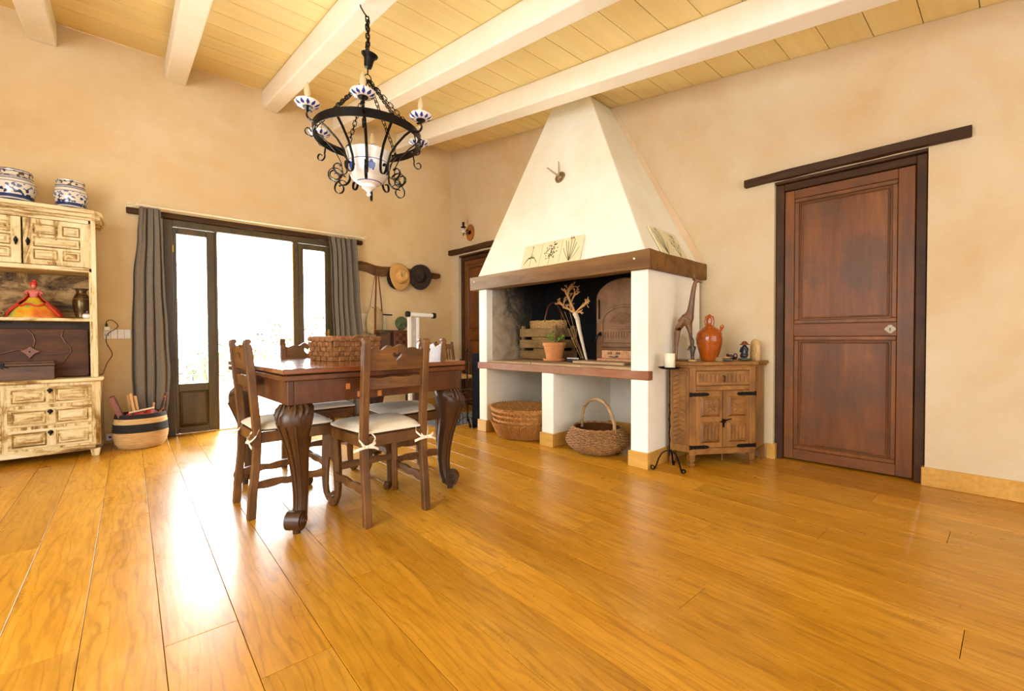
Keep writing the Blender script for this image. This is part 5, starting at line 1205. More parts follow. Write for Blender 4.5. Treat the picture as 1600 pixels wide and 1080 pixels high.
def hat(label, x, z, R, tilt, mat, crown=.11, y=5.30, rx=1.0, seed=1, grp='hats on the coat rack'):
    h = thing('brimmed_hat', label, 'hat', (x, y, z), group=grp); N = 48; r = random.Random(seed)
    rs = []
    prof = [(R, .0), (R*.9, .004), (R*.7, .010), (R*.52, .012), (R*.50, .05), (R*.46, crown*.8), (R*.36, crown), (R*.2, crown*.93), (.004, crown*.84)]
    for rr, zz in prof:
        rs.append([(rr*cos(t)*.92, rr*sin(t)*1.06, zz + (rr/R)**3*.018*sin(2*t+seed) + (.018*(-abs(cos(t)))*(1-rr/(R*.5)) if rr < R*.4 else 0)) for t in frange(0, 2*pi, N+1)[:-1]])
    m = MB(); vs = [p for q in rs for p in q]; m.add(vs, [(i*N+j, i*N+(j+1) % N, (i+1)*N+(j+1) % N, (i+1)*N+j) for i in range(len(rs)-1) for j in range(N)] + [tuple((len(rs)-1)*N+j for j in range(N))])
    o = m.build('hat_body', mat, h, smooth=True); q = o.modifiers.new('s', 'SOLIDIFY'); q.thickness = .004; q.offset = -1
    MB().lathe([(R*.515, .012), (R*.52, .018), (R*.505, .034), (R*.50, .036)], N, sx=.92, sy=1.06, cap=False).build('hat_band', M['strawd'] if mat is M['straw'] else M['black'], h, smooth=True)
    h.rotation_euler = tilt; return h
hat('dark hat hanging behind the straw hat, only its lower rim showing', 2.565, 1.74, .135, (radians(88), 0, .25), M['felt'], .10, 5.352, seed=4)
bpy.data.objects['brimmed_hat'].scale = (1, 1, .3)
hat('light straw-coloured brimmed hat on the driftwood rack', 2.615, 1.760, .172, (radians(84), 0, .15), M['straw'], .11, 5.305, seed=1)
hat('dark brown felt hat on the driftwood rack, right of the straw hat', 2.885, 1.775, .165, (radians(84), .0, -.62), M['felt'], .10, 5.245, seed=2)
bg = thing('shoulder_bag', 'beige canvas shoulder bag with brown leather straps hanging from the rack', 'bag', (2.285, 5.33, 1.20))
rs = []
for z, a, b, dx in ((-.19, .07, .03, -.02), (-.15, .105, .045, -.015), (-.05, .112, .055, -.01), (.04, .105, .05, -.01), (.10, .085, .035, .0), (.14, .05, .02, -.02)): rs.append([(dx + a*cos(t)*(1+.05*sin(3*t+z*30)), b*sin(t)-.01, z+.01*sin(4*t)) for t in frange(0, 2*pi, 33)[:-1]])
MB().rings(rs).build('bag_body', M['canvas'], bg, smooth=True)
m = MB(); m.strap([(-.035, -.065, -.20), (-.030, -.07, -.05), (-.028, -.066, .08), (-.012, -.05, .30), (.0, -.04, .55), (.012, -.035, .64)], (1, 0, 0), .022, .004); m.strap([(.012, -.035, .64), (.028, -.04, .55), (.05, -.04, .35), (.078, -.02, .17), (.085, -.01, .06)], (1, 0, 0), .016, .004); m.strap([(-.085, -.01, .06), (-.05, -.015, .3), (.0, -.03, .62)], (1, 0, 0), .006, .003); m.build('strap', M['leather'], bg)
m = MB(); m.tube([(-.035+.018*cos(t), -.074, -.155+.018*sin(t)) for t in frange(0, 2*pi, 17)[:-1]], .003, 6, True); m.build('buckle', M['brass'], bg, smooth=True)
m = MB(); m.box(-.03, .09, -.06, .02, -.20, -.165); m.build('bag_base', M['leather'], bg, bevel=.006)
# console table below (mostly hidden by the dining table) with the boxes on it
cn = thing('console_table', 'narrow dark console table against the far wall behind the dining table', 'table', (2.40, 5.20, 0))
MB().box(-.30, .36, -.13, .15, .79, .815).build('tabletop', M['darkwoodx'], cn, bevel=.004)
MB().box(-.27, .33, -.11, -.09, .70, .79).build('apron', M['darkwoodx'], cn, bevel=.002)
for x in (-.27, .295):
    for y_ in (-.11, .10): MB().box(x, x+.035, y_, y_+.035, 0, .79).build('leg', M['darkwood'], cn, bevel=.003)
o = thing('wooden_chest', 'small dark wooden chest below the hanging bag', 'box', (2.30, 5.13, .8155))
MB().box(-.068, .068, -.06, .06, 0, .195).build('chest_body', M['darkwood'], o, bevel=.003); MB().box(-.075, .075, -.067, .067, .198, .236).build('lid', M['darkwood'], o, bevel=.004)
MB().box(-.04, .04, -.064, -.060, .03, .16).build('panel', M['darkwoodx'], o, bevel=.002)
o = thing('chequered_box', 'small reddish inlaid box with a lozenge pattern, under the green disc', 'box', (2.53, 5.14, .8155))
MB().box(-.108, .108, -.06, .06, 0, .215).build('box_body', plain('red_mahogany', '#6b331c', .4), o, bevel=.003); MB().box(-.114, .114, -.066, .066, .217, .234).build('lid', M['darkwoodx'], o, bevel=.003)
for i in range(4):
    for j in range(4):
        m = MB(); x, z = -.072+.048*i, .035+.048*j; m.prism([(x, z-.022), (x+.021, z), (x, z+.022), (x-.021, z)], -.0625, -.060, lambda p, q, a: (p, a, q)); m.build('lozenge', (M['rust'], M['darkwood'])[(i+j) % 2], o)
o = thing('green_disc', 'round mottled green metal plate standing on the chequered box', 'plate', (2.55, 5.15, 1.0505)); n = NT('verdigris'); mt = n.fin(n.ramp(n.noise(n.coords(), 20, 6, .7), [(.4, '#3d4a35'), (.6, '#6c7a55')]), .6, .2)
m = MB(); m.cyl((0, -.012, .090), (0, -.004, .090), .088, .086, 36); m.build('plate_body', mt, o, smooth=True); m = MB(); m.tube([(.083*cos(t), -.013, .090+.083*sin(t)) for t in frange(0, 2*pi, 41)[:-1]], .004, 6, True); m.build('plate_rim', mt, o, smooth=True)
m = MB(); m.box(-.03, .03, -.004, .03, 0, .010).box(-.004, .004, -.003, .004, 0, .05); m.build('stand', M['ironb'], o)
o = thing('drawing_board', 'large cream board fixed to the wall behind the hanging bag', 'board', (2.235, 5.39, 1.15)); MB().box(-.205, .215, -.010, .008, -.11, .115).build('board_sheet', M['rodw'], o, bevel=.002); MB().cyl((-.0, -.016, .108), (.30, -.016, .108), .008).build('black_tube', M['black'], o, smooth=True)
# white tubular machine
o = thing('folded_exercise_frame', 'white metal folding frame with black-capped cross bar near the far corner', 'frame', (2.575, 4.90, 0))
MB().box(-.058, -.018, -.02, .02, 0, 1.25).build('post', M['plastic'], o, bevel=.004); MB().box(.050, .090, -.02, .02, 0, 1.21).build('post', M['plastic'], o, bevel=.004)
MB().cyl((-.058, -.035, 1.245), (.28, -.035, 1.235), .026, n=18).build('cross_bar', M['plastic'], o, smooth=True)
for x, z in ((-.075, 1.246), (.285, 1.235)): MB().cyl((x-.02, -.035, z), (x+.02, -.035, z), .036, n=18).build('end_cap', M['black'], o, smooth=True)
MB().box(-.016, .048, -.012, .012, .25, 1.20).build('web_panel', plain('silver_grey', '#b9b5ab', .4), o); MB().box(-.10, .13, -.16, .16, .012, .045).build('base_bar', M['plastic'], o, bevel=.006); m = MB(); [m.box(x-.02, x+.02, s_-.015, s_+.015, 0, .012) for x in (-.08, .11) for s_ in (-.14, .14)]; m.build('rubber_foot', M['black'], o)
# rush-seated chair by the corner door
rc = thing('rush_chair', 'small wooden chair with spindle back and rush seat near the corner door', 'chair', (3.19, 4.80, 0), -pi/2)
for sx in (-1, 1):
    m = MB(); m.tube([(sx*.19, -.19, 0), (sx*.19, -.18, .45), (sx*.19, -.20, .70), (sx*.19, -.225, .90)], [.018, .020, .018, .016], 10); m.build('rear_leg', M['chair'], rc, smooth=True)
    m = MB(); m.tube([(sx*.20, .17, 0), (sx*.20, .17, .44)], [.016, .022], 10); m.build('front_leg', M['chair'], rc, smooth=True)
    for z in (.16, .29): m = MB(); m.cyl((sx*.192, -.185, z), (sx*.20, .17, z), .010, n=8); m.build('stretcher', M['chair'], rc, smooth=True)
for y_, z in ((.17, .2), (-.185, .24)): m = MB(); m.cyl((-.195, y_, z), (.195, y_, z), .010, n=8); m.build('stretcher', M['chair'], rc, smooth=True)
MB().box(-.19, .19, -.235, -.215, .81, .875).build('top_rail', M['chairx'], rc, bevel=.005); MB().box(-.19, .19, -.212, -.195, .60, .635).build('back_rail', M['chairx'], rc, bevel=.004)
for x in (-.12, -.06, 0, .06, .12): m = MB(); m.tube([(x, -.204, .63), (x, -.212, .72), (x, -.222, .815)], [.007, .012, .007], 8); m.build('spindle', M['chair'], rc, smooth=True)
m = MB(); k = 9
for i in range(k): 
    q = .19*(1-i/k); m.tube([(-q, -q*.9-.005, .452), (q, -q*.9-.005, .452), (q*1.02, q*.9-.005, .452), (-q*1.02, q*.9-.005, .452)], .0115, 6, True)
m.build('rush_seat', M['wickerl'], rc, smooth=True, kind='stuff'); MB().box(-.19, .19, -.18, .17, .425, .445).build('seat_frame', M['brass'] if 0 else M['straw'], rc, bevel=.008)
# rug
rg = thing('rug', 'blue-grey flat rug before the corner door', 'rug', (2.80, 4.25, 0)); MB().box(-.42, .42, -.30, .30, .001, .010).build('rug_body', M['rug'], rg, bevel=.003)
m = MB(); [m.box(-.42+.02*i, -.42+.02*i+.008, s_*.30-(.02 if s_ < 0 else 0), s_*.30+(.02 if s_ > 0 else 0), .001, .004) for i in range(42) for s_ in (-1, 1)]; m.build('fringe', M['canvas'], rg, kind='stuff')

# ================================================================ FIRE TOOLS AND CANDLE STAND
M['slatem'] = plain('slate_metal', '#101214', .95); M['slatem'].node_tree.nodes['Principled BSDF'].inputs['Specular IOR Level'].default_value = .1
ft, T = bthing('fire_tool_stand', 'black wrought-iron fireplace tool stand with scroll feet left of the fireplace', 'tool stand', 1.50, .90, 0)
m = MB(); m.cyl((0, 0, .05), (0, 0, .80), .008, n=8); m.ball((0, 0, .815), .018, n=10, m=8); m.build('pole', M['iron'], ft, smooth=True)
for k in range(3):
    a = radians(35+120*k); m = MB(); c_, s_ = cos(a), sin(a); pts = [(0, .10), (.05, .085), (.09, .045), (.115, .012)] + spiral(.120, .030, .026, .010, -80, 200, 12); m.strap([(c_*x, s_*x, z+.001) for x, z in pts], (-s_, c_, 0), .016, .005); m.build('foot', M['iron'], ft)
for k in range(4):
    a = radians(10+90*k); m = MB(); c_, s_ = cos(a), sin(a); m.strap([(c_*x, s_*x, z) for x, z in [(0, .68), (.05, .685), (.09, .67)] + spiral(.085, .700, .030, .012, -60, 260, 12)], (-s_, c_, 0), .012, .005); m.build('hook', M['iron'], ft)
for k, (a, kind) in enumerate(((10, 'poker'), (100, 'fork'), (190, 'shovel'))):
    a = radians(a); c_, s_ = .10*cos(a), .10*sin(a); o = thing('fire_' + kind, {'poker': 'straight iron poker hanging on the fire tool stand', 'fork': 'two-pronged iron log fork hanging on the fire tool stand', 'shovel': 'small iron ash shovel hanging on the fire tool stand'}[kind], kind, B(1.50, .90, 0) + Matrix.Rotation(RB, 3, 'Z') @ Vector((c_, s_, 0)), RB)
    m = MB(); m.cyl((0, 0, .16), (0, 0, .62), .005, n=8); m.tube([(.018*cos(t), 0, .655+.026*sin(t)) for t in frange(0, 2*pi, 17)[:-1]], .004, 6, True); m.cyl((0, 0, .60), (0, 0, .632), .007, n=8); m.build('shaft', M['ironb'], o, smooth=True)
    m = MB()
    if kind == 'fork': m.tube([(-.03, 0, .04), (-.032, 0, .13), (-.015, 0, .155), (0, 0, .17), (.015, 0, .155), (.032, 0, .13), (.03, 0, .04)], .0045, 6)
    elif kind == 'poker': m.cyl((0, 0, .05), (0, 0, .16), .001, .006, 8)
    else: m.hexa([(-.045, -.004, .04), (.045, -.004, .04), (.045, .0, .04), (-.045, .0, .04), (-.035, -.004, .17), (.035, -.004, .17), (.035, .012, .17), (-.035, .012, .17)])
    m.build('tip', M['ironb'], o)
o, T = bthing('fire_guard_panel', 'dark slate metal panel leaning beside the left pillar', 'panel', 1.65, .93, 0)
MB(T).box(1.60, 1.722, .905, .918, .012, .79).build('panel_body', M['slatem'], o, bevel=.003); MB(T).box(1.598, 1.624, .895, .928, 0, .012).box(1.70, 1.724, .895, .928, 0, .012).build('foot', M['black'], o)

cs, T = bthing('candle_stand', 'tall thin wrought-iron candle stand on three scroll feet beside the cabinet', 'candle stand', 3.748, .842, 0)
m = MB(); m.tube([(0, 0, .10), (.001, 0, .25), (-.001, 0, .5), (0, 0, .722)], .0048, 8)
for k in range(30): pass
m.build('stem', M['iron'], cs, smooth=True)
m = MB(); m.tube([(.0062*cos(k*.9), .0062*sin(k*.9), .16+.014*k) for k in range(24)], .0022, 5); m.build('twist', M['iron'], cs)
MB().lathe([(.001, .722), (.05, .722), (.072, .728), (.078, .738), (.075, .738), (.070, .731), (.001, .728)], 28).build('tray', M['iron'], cs, smooth=True)
for a in (48, 165, 282):
    a = radians(a); c_, s_ = cos(a), sin(a); m = MB(); pts = [(.0, .135), (.03, .138), (.058, .118), (.080, .08), (.092, .045), (.105, .015)] + spiral(.120, .024, .018, .007, -110, 200, 12)
    m.strap([(c_*x, s_*x, z+.001) for x, z in pts], (-s_, c_, 0), .013, .0055); m.build('foot', M['iron'], cs)
cd = thing('pillar_candle', 'thick ivory pillar candle on the iron stand', 'candle', B(3.748, .842, .732), RB)
MB().lathe([(.034, 0), (.036, .003), (.036, .098), (.034, .103), (.028, .103), (.020, .098), (.001, .096)], 32).build('wax', M['candle'], cd, smooth=True); MB().cyl((0, 0, .096), (.002, 0, .108), .0012, n=6).build('wick', M['black'], cd)

# ================================================================ CARVED CORNER CABINET
kb, T = bthing('corner_cabinet', 'carved honey-brown corner cabinet with iron hinges beside the fireplace', 'cabinet', 3.90, .35, 0)
FL, FR = (3.822, .690), (4.128, .268)      # front corners (u, w)
def poly(o_=0.0):
    d = Vector((FR[0]-FL[0], FR[1]-FL[1])).normalized(); nn = Vector((-d.y, d.x)) if (-d.y)*1+d.x*1 > 0 else Vector((d.y, -d.x))
    fl_, fr_ = Vector(FL)+nn*o_-d*o_*.5, Vector(FR)+nn*o_+d*o_*.5
    return [(3.662, .02), (3.662, fl_.y+.0), (fl_.x, fl_.y), (fr_.x, fr_.y), (fr_.x, .02)]
UW = lambda p, q, a: (p, q, a)
m = MB(T); m.prism(poly(-.006), .105, .730, UW); m.build('cabinet_case', M['cab'], kb, bevel=.003)
m = MB(T); m.prism(poly(.022), .742, .768, UW); m.build('cabinet_top', M['cabx'], kb, bevel=.006, seg=2)
m = MB(T); m.prism(poly(.010), .728, .742, UW); m.build('top_moulding', M['cabx'], kb, bevel=.004)
d2 = Vector((FR[0]-FL[0], FR[1]-FL[1])); LW = d2.length; d2.normalize(); n2 = Vector((.81, .587)); n2 = Vector((-d2.y, d2.x)); 
if n2.x + n2.y < 0: n2 = -n2
def FC(p, out, z): return (FL[0]+d2.x*p+n2.x*out, FL[1]+d2.y*p+n2.y*out, z)      # front-face coordinates
TF = lambda v: T(Vector(FC(v.x, v.y, v.z)))
def fb(name, mat, x0, x1, y0, y1, z0, z1, parent=kb, bevel=.003): return MB(TF).box(x0, x1, y0, y1, z0, z1).build(name, mat, parent, bevel=bevel)
for x in (0.0, LW-.048): fb('corner_post', M['cab'], x, x+.048, -.006, .010, .085, .730)
fb('front_rail', M['cabx'], .048, LW-.048, -.004, .007, .705, .730); fb('front_rail', M['cabx'], .048, LW-.048, -.004, .007, .560, .592); fb('front_rail', M['cabx'], .048, LW-.048, -.004, .008, .092, .138)
for x in (0.004, LW-.044):
    m = MB(TF); m.hexa([(x+.004, -.038, 0), (x+.036, -.038, 0), (x+.036, .004, 0), (x+.004, .004, 0), (x-.002, -.044, .03), (x+.042, -.044, .03), (x+.042, .010, .03), (x-.002, .010, .03)]); m.box(x+.006, x+.034, -.036, .002, .03, .045); m.box(x, x+.040, -.042, .008, .045, .092); m.build('foot', M['cab'], kb, bevel=.004, seg=2)
MB(T).box(3.664, 3.70, .63, .67, 0, .105).build('foot', M['cab'], kb); MB(T).box(4.09, 4.126, .024, .06, 0, .105).build('foot', M['cab'], kb); MB(T).box(3.664, 3.70, .024, .06, 0, .105).build('foot', M['cab'], kb)
# drawer with carved flutes
dr = fb('drawer', M['cabx'], .052, LW-.052, -.004, .012, .598, .700)
m = MB(TF)
for k in range(12):
    x = .080 + k*(LW-.160)/11
    if abs(x-LW/2) < .03: continue
    m.prism([(x-.011, .620), (x+.011, .620), (x+.013, .665), (x+.008, .678), (x-.008, .678), (x-.013, .665)], .012, .018, lambda p, q, a: (p, a, q)); m.prism([(x-.004, .628), (x+.004, .628), (x+.004, .668), (x-.004, .668)], .018, .021, lambda p, q, a: (p, a, q))
m.build('fluted_carving', M['cab'], dr, bevel=.002, kind='stuff')
m = MB(TF); m.box(.060, LW-.060, .012, .016, .604, .610); m.box(.060, LW-.060, .012, .016, .686, .692); m.build('bead', M['cabx'], dr)
m = MB(TF); m.tube([(LW/2, .012, .668), (LW/2, .026, .668), (LW/2+.006, .028, .655), (LW/2, .027, .640), (LW/2-.006, .028, .655), (LW/2, .028, .668)], .0025, 6); m.tube([(LW/2+.006*cos(t), .026, .630+.008*sin(t)) for t in frange(0, 2*pi, 11)[:-1]], .002, 5, True); m.build('drawer_pull', M['iron'], dr, smooth=True)
# two doors
for i, (a, b) in enumerate(((.050, LW/2-.003), (LW/2+.003, LW-.050))):
    D = fb('cabinet_door', M['cab'], a, b, -.004, .009, .142, .556)
    for (z0, z1, kind) in ((.365, .520, 'flower'), (.175, .335, 'linen')):
        x0, x1 = a+.030, b-.022; P_ = MB(TF).frustum(x0, x1, z0, z1, .006, .024, .018).build('raised_panel', M['cab'], D, bevel=.0015)
        cx_, cz_ = (x0+x1)/2, (z0+z1)/2; hx_, hz_ = (x1-x0)/2-.022, (z1-z0)/2-.024; m = MB(TF)
        for q in ((cx_-hx_-.003, cx_+hx_+.003, cz_-hz_-.003, cz_-hz_), (cx_-hx_-.003, cx_+hx_+.003, cz_+hz_, cz_+hz_+.003)): m.box(q[0], q[1], .022, .029, q[2], q[3])
        for q in ((cx_-hx_-.003, cx_-hx_), (cx_+hx_, cx_+hx_+.003)): m.box(q[0], q[1], .022, .029, cz_-hz_, cz_+hz_)
        if kind == 'flower':
            m.ball((cx_, .025, cz_), .007, .006, .007, 10, 6)
            for k in range(8):
                t = 2*pi*k/8+pi/8*(0 if k % 2 else 1)*0; L = 1.0 if k % 2 else .72; ex, ez = cos(t)*hx_*L, sin(t)*hz_*L; px, pz = -sin(t)*.007, cos(t)*.007
                m.add([(cx_+ex*.15, .024, cz_+ez*.15), (cx_+ex*.55+px, .0245, cz_+ez*.55+pz), (cx_+ex, .024, cz_+ez), (cx_+ex*.55-px, .0245, cz_+ez*.55-pz), (cx_+ex*.5, .031, cz_+ez*.5)], [(0, 1, 4), (1, 2, 4), (2, 3, 4), (3, 0, 4)])
        else:
            for k in range(4):
                x = cx_-hx_+hx_*2*(k+.5)/4; m.prism([(x-hx_*.17, cz_-hz_+.006), (x+hx_*.17, cz_-hz_+.006), (x+hx_*.17, cz_+hz_-.014), (x, cz_+hz_-.004), (x-hx_*.17, cz_+hz_-.014)], .023, .029, lambda p, q, a_: (p, a_, q))
        m.build('carving', M['cab'], P_, bevel=.001)
    # iron strap hinges
    for z in (.532, .148):
        m = MB(TF); s_ = -1 if i == 0 else 1; e0 = a-.050 if i == 0 else b+.050; tip = e0 - s_*.150; N = 16; up = []; lo = []
        for k in range(N+1):
            t = k/N; x = e0+(tip-e0)*t; h_ = .011+.003*abs(sin(t*pi*5)) - (.007*max(0, (t-.85)/.15)); up.append((x, z+h_)); lo.append((x, z-h_))
        m.prism(lo+up[::-1], .0095, .0135, lambda p, q, a_: (p, a_, q)); m.prism([(e0+s_*.004, z-.018), (e0-s_*.018, z-.013), (e0-s_*.018, z+.013), (e0+s_*.004, z+.018)], .010, .0155, lambda p, q, a_: (p, a_, q)); hg = m.build('strap_hinge', M['iron'], D, bevel=.001); hg['label'] = 'black iron strap hinge'
m = MB(TF); m.tube([(LW/2-.030, .026, .330), (LW/2-.005, .030, .338), (LW/2+.02, .030, .345), (LW/2+.055, .026, .352)], [.005, .006, .005, .004], 7); m.box(LW/2-.006, LW/2+.012, .008, .028, .325, .35); m.box(LW/2-.002, LW/2+.008, .009, .018, .29, .325); m.build('latch', M['iron'], kb, smooth=True)
m = MB(T); m.cyl(FC(LW/2, .0, .05), FC(LW/2, .0, .092), .004, n=8); m.ball(FC(LW/2, .0, .048), .007, n=8, m=6); m.build('drop_knob', M['cab'], kb, smooth=True)
# side carving panel (left), facing the camera side
ML = MB(T); 
m = MB(T); m.box(3.700, 3.800, .684, .694, .16, .70); sp_ = m.build('side_panel', M['cab'], kb, bevel=.003)
r = random.Random(7); m = MB(T)
for k in range(15):
    z = .18+.034*k; m.tube([(3.706, .696, z), (3.75, .698, z+.022), (3.794, .696, z+.010)], [.004, .007, .003], 5)
m.build('side_carving', M['cab'], sp_, smooth=True)

# ---------------------------------------------------------------- things on the cabinet
ZT = .7685
gi, T = bthing('carved_giraffe', 'tall slim carved wooden giraffe figure on the cabinet against the fireplace', 'figurine', 3.722, .56, ZT)
g = [(0, 0, .30, .034), (.0, .02, .335, .044), (.0, .045, .36, .030), (.01, .055, .44, .022), (.014, .066, .53, .018), (.02, .08, .60, .018), (.02, .105, .600, .012), (.02, .125, .585, .008),
     (-.02, -.045, .28, .030), (-.028, -.055, .20, .015), (-.03, -.06, .10, .009), (-.034, -.07, .006, .011), (.022, -.04, .20, .015), (.026, -.05, .10, .009), (.03, -.055, .006, .011),
     (-.018, .045, .22, .015), (-.022, .055, .11, .009), (-.024, .065, .006, .011), (.024, .045, .22, .015), (.03, .055, .11, .009), (.034, .06, .006, .011)]
skin('giraffe_body', M['giraffe'], g, [(0, 1), (1, 2), (2, 3), (3, 4), (4, 5), (5, 6), (6, 7), (0, 8), (8, 9), (9, 10), (10, 11), (8, 12), (12, 13), (13, 14), (1, 15), (15, 16), (16, 17), (1, 18), (18, 19), (19, 20)], gi)
m = MB(); [m.tube([(.02+s_*.008, .075, .61), (.02+s_*.012, .072, .645)], [.005, .006], 6) for s_ in (-1, 1)]; m.build('horn', M['giraffe'], gi, smooth=True)
m = MB(); [m.tube([(.02+s_*.012, .072, .605), (.02+s_*.032, .066, .618), (.02+s_*.046, .064, .612)], [.004, .009, .003], 6) for s_ in (-1, 1)]; m.build('ear', M['giraffe'], gi, smooth=True)
gi.rotation_euler = (0, 0, radians(-152))
m = MB(); m.lathe([(.01, 0), (.062, .001), (.064, .012), (.01, .014)], 20, sx=.8, sy=1.35); m.build('base', M['giraffe'], gi, smooth=True)
jg, T = bthing('clay_jug', 'round orange glazed clay water jug with spout and ring top', 'jug', 3.865, .44, ZT)
MB().lathe([(.050, 0), (.056, .004), (.062, .03), (.078, .08), (.090, .13), (.094, .17), (.088, .205), (.066, .238), (.038, .258), (.026, .270), (.022, .29), (.024, .315)], 40).build('jug_body', M['orange'], jg, smooth=True)
m = MB(); m.tube([(-.020, 0, .262), (-.026, 0, .30), (-.020, 0, .330), (0, 0, .342), (.020, 0, .330), (.026, 0, .30), (.020, 0, .262)], [.012, .011, .012, .013, .012, .011, .012], 10); m.ball((0, 0, .315), .022, .012, .026, 12, 8); m.build('jug_handle', M['orange'], jg, smooth=True)
m = MB(); m.tube([(-.070, .01, .215), (-.088, .012, .235), (-.096, .014, .252)], [.016, .010, .012], 10); m.ball((-.097, .014, .256), .0145, n=12, m=8); m.build('spout', M['orange'], jg, smooth=True)
m = MB(); [m.tube([(rr*cos(t), rr*sin(t), z) for t in frange(0, 2*pi, 41)[:-1]], .0016, 5, True) for rr, z in ((.0942, .165), (.093, .175), (.0905, .13))]; m.build('throwing_line', M['orange'], jg, smooth=True)
jg.rotation_euler = (0, 0, RB+radians(0))
dk, T = bthing('small_dark_statuette', 'small dark wood and metal statuette before the jug', 'figurine', 3.80, .585, ZT)
skin('statuette_body', plain('dark_pewter', '#4b3b30', .35, .5, .4, 40), [(0, 0, .0, .014), (0, 0, .04, .013), (.0, .0, .09, .018), (0, 0, .13, .012), (0, 0, .155, .014), (.022, 0, .115, .007), (.034, .006, .08, .006), (-.022, 0, .11, .007), (-.02, .02, .07, .006), (.012, .0, .19, .004), (.018, 0, .21, .007)], [(0, 1), (1, 2), (2, 3), (3, 4), (2, 5), (5, 6), (2, 7), (7, 8), (4, 9), (9, 10)], dk)
MB().box(-.024, .024, -.018, .018, 0, .012).build('base', M['straw'], dk, bevel=.003)
bt_, T = bthing('small_brick', 'tiny weathered brick piece at the foot of the jug', 'brick', 3.935, .445, ZT)
MB().box(-.028, .028, -.014, .014, 0, .030).build('brick_body', M['board'], bt_, bevel=.004, seg=2); m = MB(); m.tube([(.03, 0, .010), (.07, .01, .008), (.10, .015, .010)], .006, 6); m.build('twig', M['leather'], bt_, smooth=True)
def pebble(name, label, cat, u, w, rx, ry, rz, mat, z=ZT, seed=1):
    o, _ = bthing(name, label, cat, u, w, z); r = random.Random(seed); m = MB(); m.ball((0, 0, rz), rx, ry, rz, 20, 12); m.v = [(x*(1+.05*sin(9*y+seed)), y*(1+.06*sin(8*x*9)), zz) for x, y, zz in m.v]; m.build('stone_body', mat, o, smooth=True); return o
M['slate'] = plain('grey_slate', '#57564b', .35, 0, .2, 20); M['jade'] = plain('dark_green_stone', '#4a4e30', .25, 0, .3, 20, coat=.3)
pebble('flat_stone', 'flat grey stone with paler top beside the jug', 'stone', 3.985, .400, .038, .026, .011, M['slate'], seed=2)
pebble('pale_pebble', 'small buff pebble lying on the flat grey stone', 'stone', 3.98, .398, .028, .018, .006, M['straw'], ZT+.0215, 5)
pebble('green_stone', 'smooth dark green flat stone under the monkey figure', 'stone', 4.055, .262, .048, .030, .011, M['jade'], seed=3)
o, T = bthing('dark_red_carving', 'knobbly dark red glossy carving between the jug and the monkey', 'figurine', 3.985, .335, ZT); mt = plain('oxblood_glaze', '#3d1712', .2, 0, .4, 30, coat=.5)
skin('carving_body', mt, [(0, 0, .018, .018), (.02, .0, .035, .016), (.03, .006, .055, .013), (-.018, 0, .03, .016), (-.035, .004, .045, .014), (-.042, .0, .018, .012), (-.03, .01, .062, .009), (.005, .006, .05, .014)], [(0, 1), (1, 2), (0, 3), (3, 4), (3, 5), (4, 6), (0, 7)], o)
mk, T = bthing('monkey_figure', 'small black seated monkey figure with a reddish hat', 'figurine', 4.055, .262, ZT+.021)
skin('monkey_body', plain('black_stone', '#1f2326', .3, 0, .3, 30), [(0, 0, .020, .026), (0, 0, .055, .024), (0, 0, .085, .016), (0, .004, .100, .015), (.024, .006, .065, .009), (.022, .022, .045, .008), (.012, .026, .085, .007), (-.024, .006, .065, .009), (-.022, .022, .045, .008), (-.012, .026, .085, .007), (.020, .020, .012, .012), (-.020, .020, .012, .012)], [(0, 1), (1, 2), (2, 3), (1, 4), (4, 5), (5, 6), (1, 7), (7, 8), (8, 9), (0, 10), (0, 11)], mk)
MB().lathe([(.001, .128), (.012, .126), (.020, .116), (.024, .108), (.036, .102), (.037, .099), (.020, .102), (.001, .104)], 20).build('hat', plain('red_brown_hat', '#7c3a25', .5), mk, smooth=True)
tt, T = bthing('totem_carving', 'upright ivory-coloured rounded totem carving at the right end of the cabinet', 'figurine', 4.095, .150, ZT)
MB().lathe([(.036, 0), (.040, .004), (.041, .07), (.039, .115), (.032, .145), (.018, .160), (.001, .164)], 28, sy=.62).build('totem_body', plain('old_ivory', '#c9a265', .5, 0, .15, 20), tt, smooth=True)
m = MB(); yf = .0262
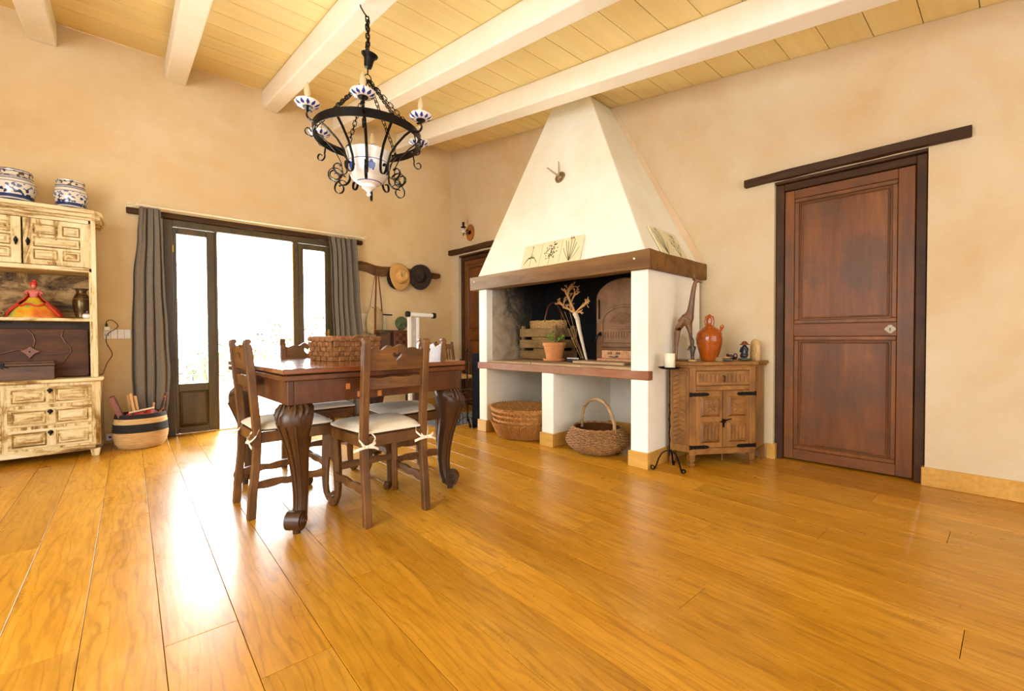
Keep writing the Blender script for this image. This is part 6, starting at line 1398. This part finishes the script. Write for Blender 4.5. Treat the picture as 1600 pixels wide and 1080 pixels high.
for pts in ([(-.018, .12), (0, .124), (.018, .12)], [(-.012, .108), (-.004, .108)], [(.004, .108), (.012, .108)], [(0, .105), (.002, .092), (-.003, .090)], [(-.010, .080), (0, .076), (.010, .080)], [(-.02, .11), (-.026, .08), (-.02, .055), (0, .045), (.02, .055), (.026, .08), (.02, .11)], [(-.018, .035), (-.006, .022), (.004, .036), (.016, .022)], [(-.018, .018), (-.004, .008), (.008, .018), (.02, .008)]):
    m.tube([(x, yf*(1-.25*(x/.03)**2), z) for x, z in pts], .0022, 5)
m.build('incised_face', M['board'], tt, smooth=True); tt.rotation_euler = (0, 0, RB+radians(-20))

# ================================================================ WALL SCONCE BY THE CORNER
sc, T = bthing('wall_sconce', 'iron wall sconce with flowered ceramic body on an oval wooden plate near the corner', 'wall lamp', .452, 0, 2.408)
m = MB(); m.prism([(.085*cos(t), .115*sin(t)) for t in frange(0, 2*pi, 33)[:-1]], .001, .018, lambda p, q, a: (p, a, q)); m.build('wooden_plate', plain('amber_wood', '#a25f24', .35, 0, .2, 14, coat=.3), sc, bevel=.006, seg=2)
m = MB(); m.cyl((0, .018, 0), (0, .03, 0), .030, .022, 20); m.strap([(0, .03, .0)] + [(0, y_, z) for y_, z in spiral(.060, .012, .030, .012, -160, 180, 16)], (1, 0, 0), .010, .005); m.strap([(0, .03, -.005), (0, .07, -.035), (0, .11, -.030), (0, .128, .0)], (1, 0, 0), .010, .005); m.build('bracket', M['iron'], sc)
MB().lathe([(.004, -.085), (.010, -.070), (.004, -.060), (.014, -.050), (.001, -.048)], 14, c=(0, .128, .02)).build('finial', M['iron'], sc, smooth=True)
n = NT('flowered_ceramic'); mt = n.fin(n.ramp(n.noise(n.coords(), 45, 3, .5), [(.40, '#7a8a4a'), (.44, '#f1ebe0'), (.58, '#f3eee6'), (.61, '#c4574a')]), .15, 0, .4)
MB().lathe([(.008, -.050), (.026, -.038), (.034, -.015), (.028, .010), (.014, .020)], 24, c=(0, .128, .02)).build('ceramic_body', mt, sc, smooth=True)
MB().lathe([(.012, .020), (.036, .030), (.038, .036), (.014, .034), (.016, .060), (.018, .10), (.012, .102)], 24, c=(0, .128, .02)).build('candle_holder', M['iron'], sc, smooth=True)
MB().lathe([(.010, .10), (.015, .112), (.014, .135), (.004, .165), (.001, .17)], 16, c=(0, .128, .02)).build('flame_bulb', M['bulb'], sc, smooth=True)
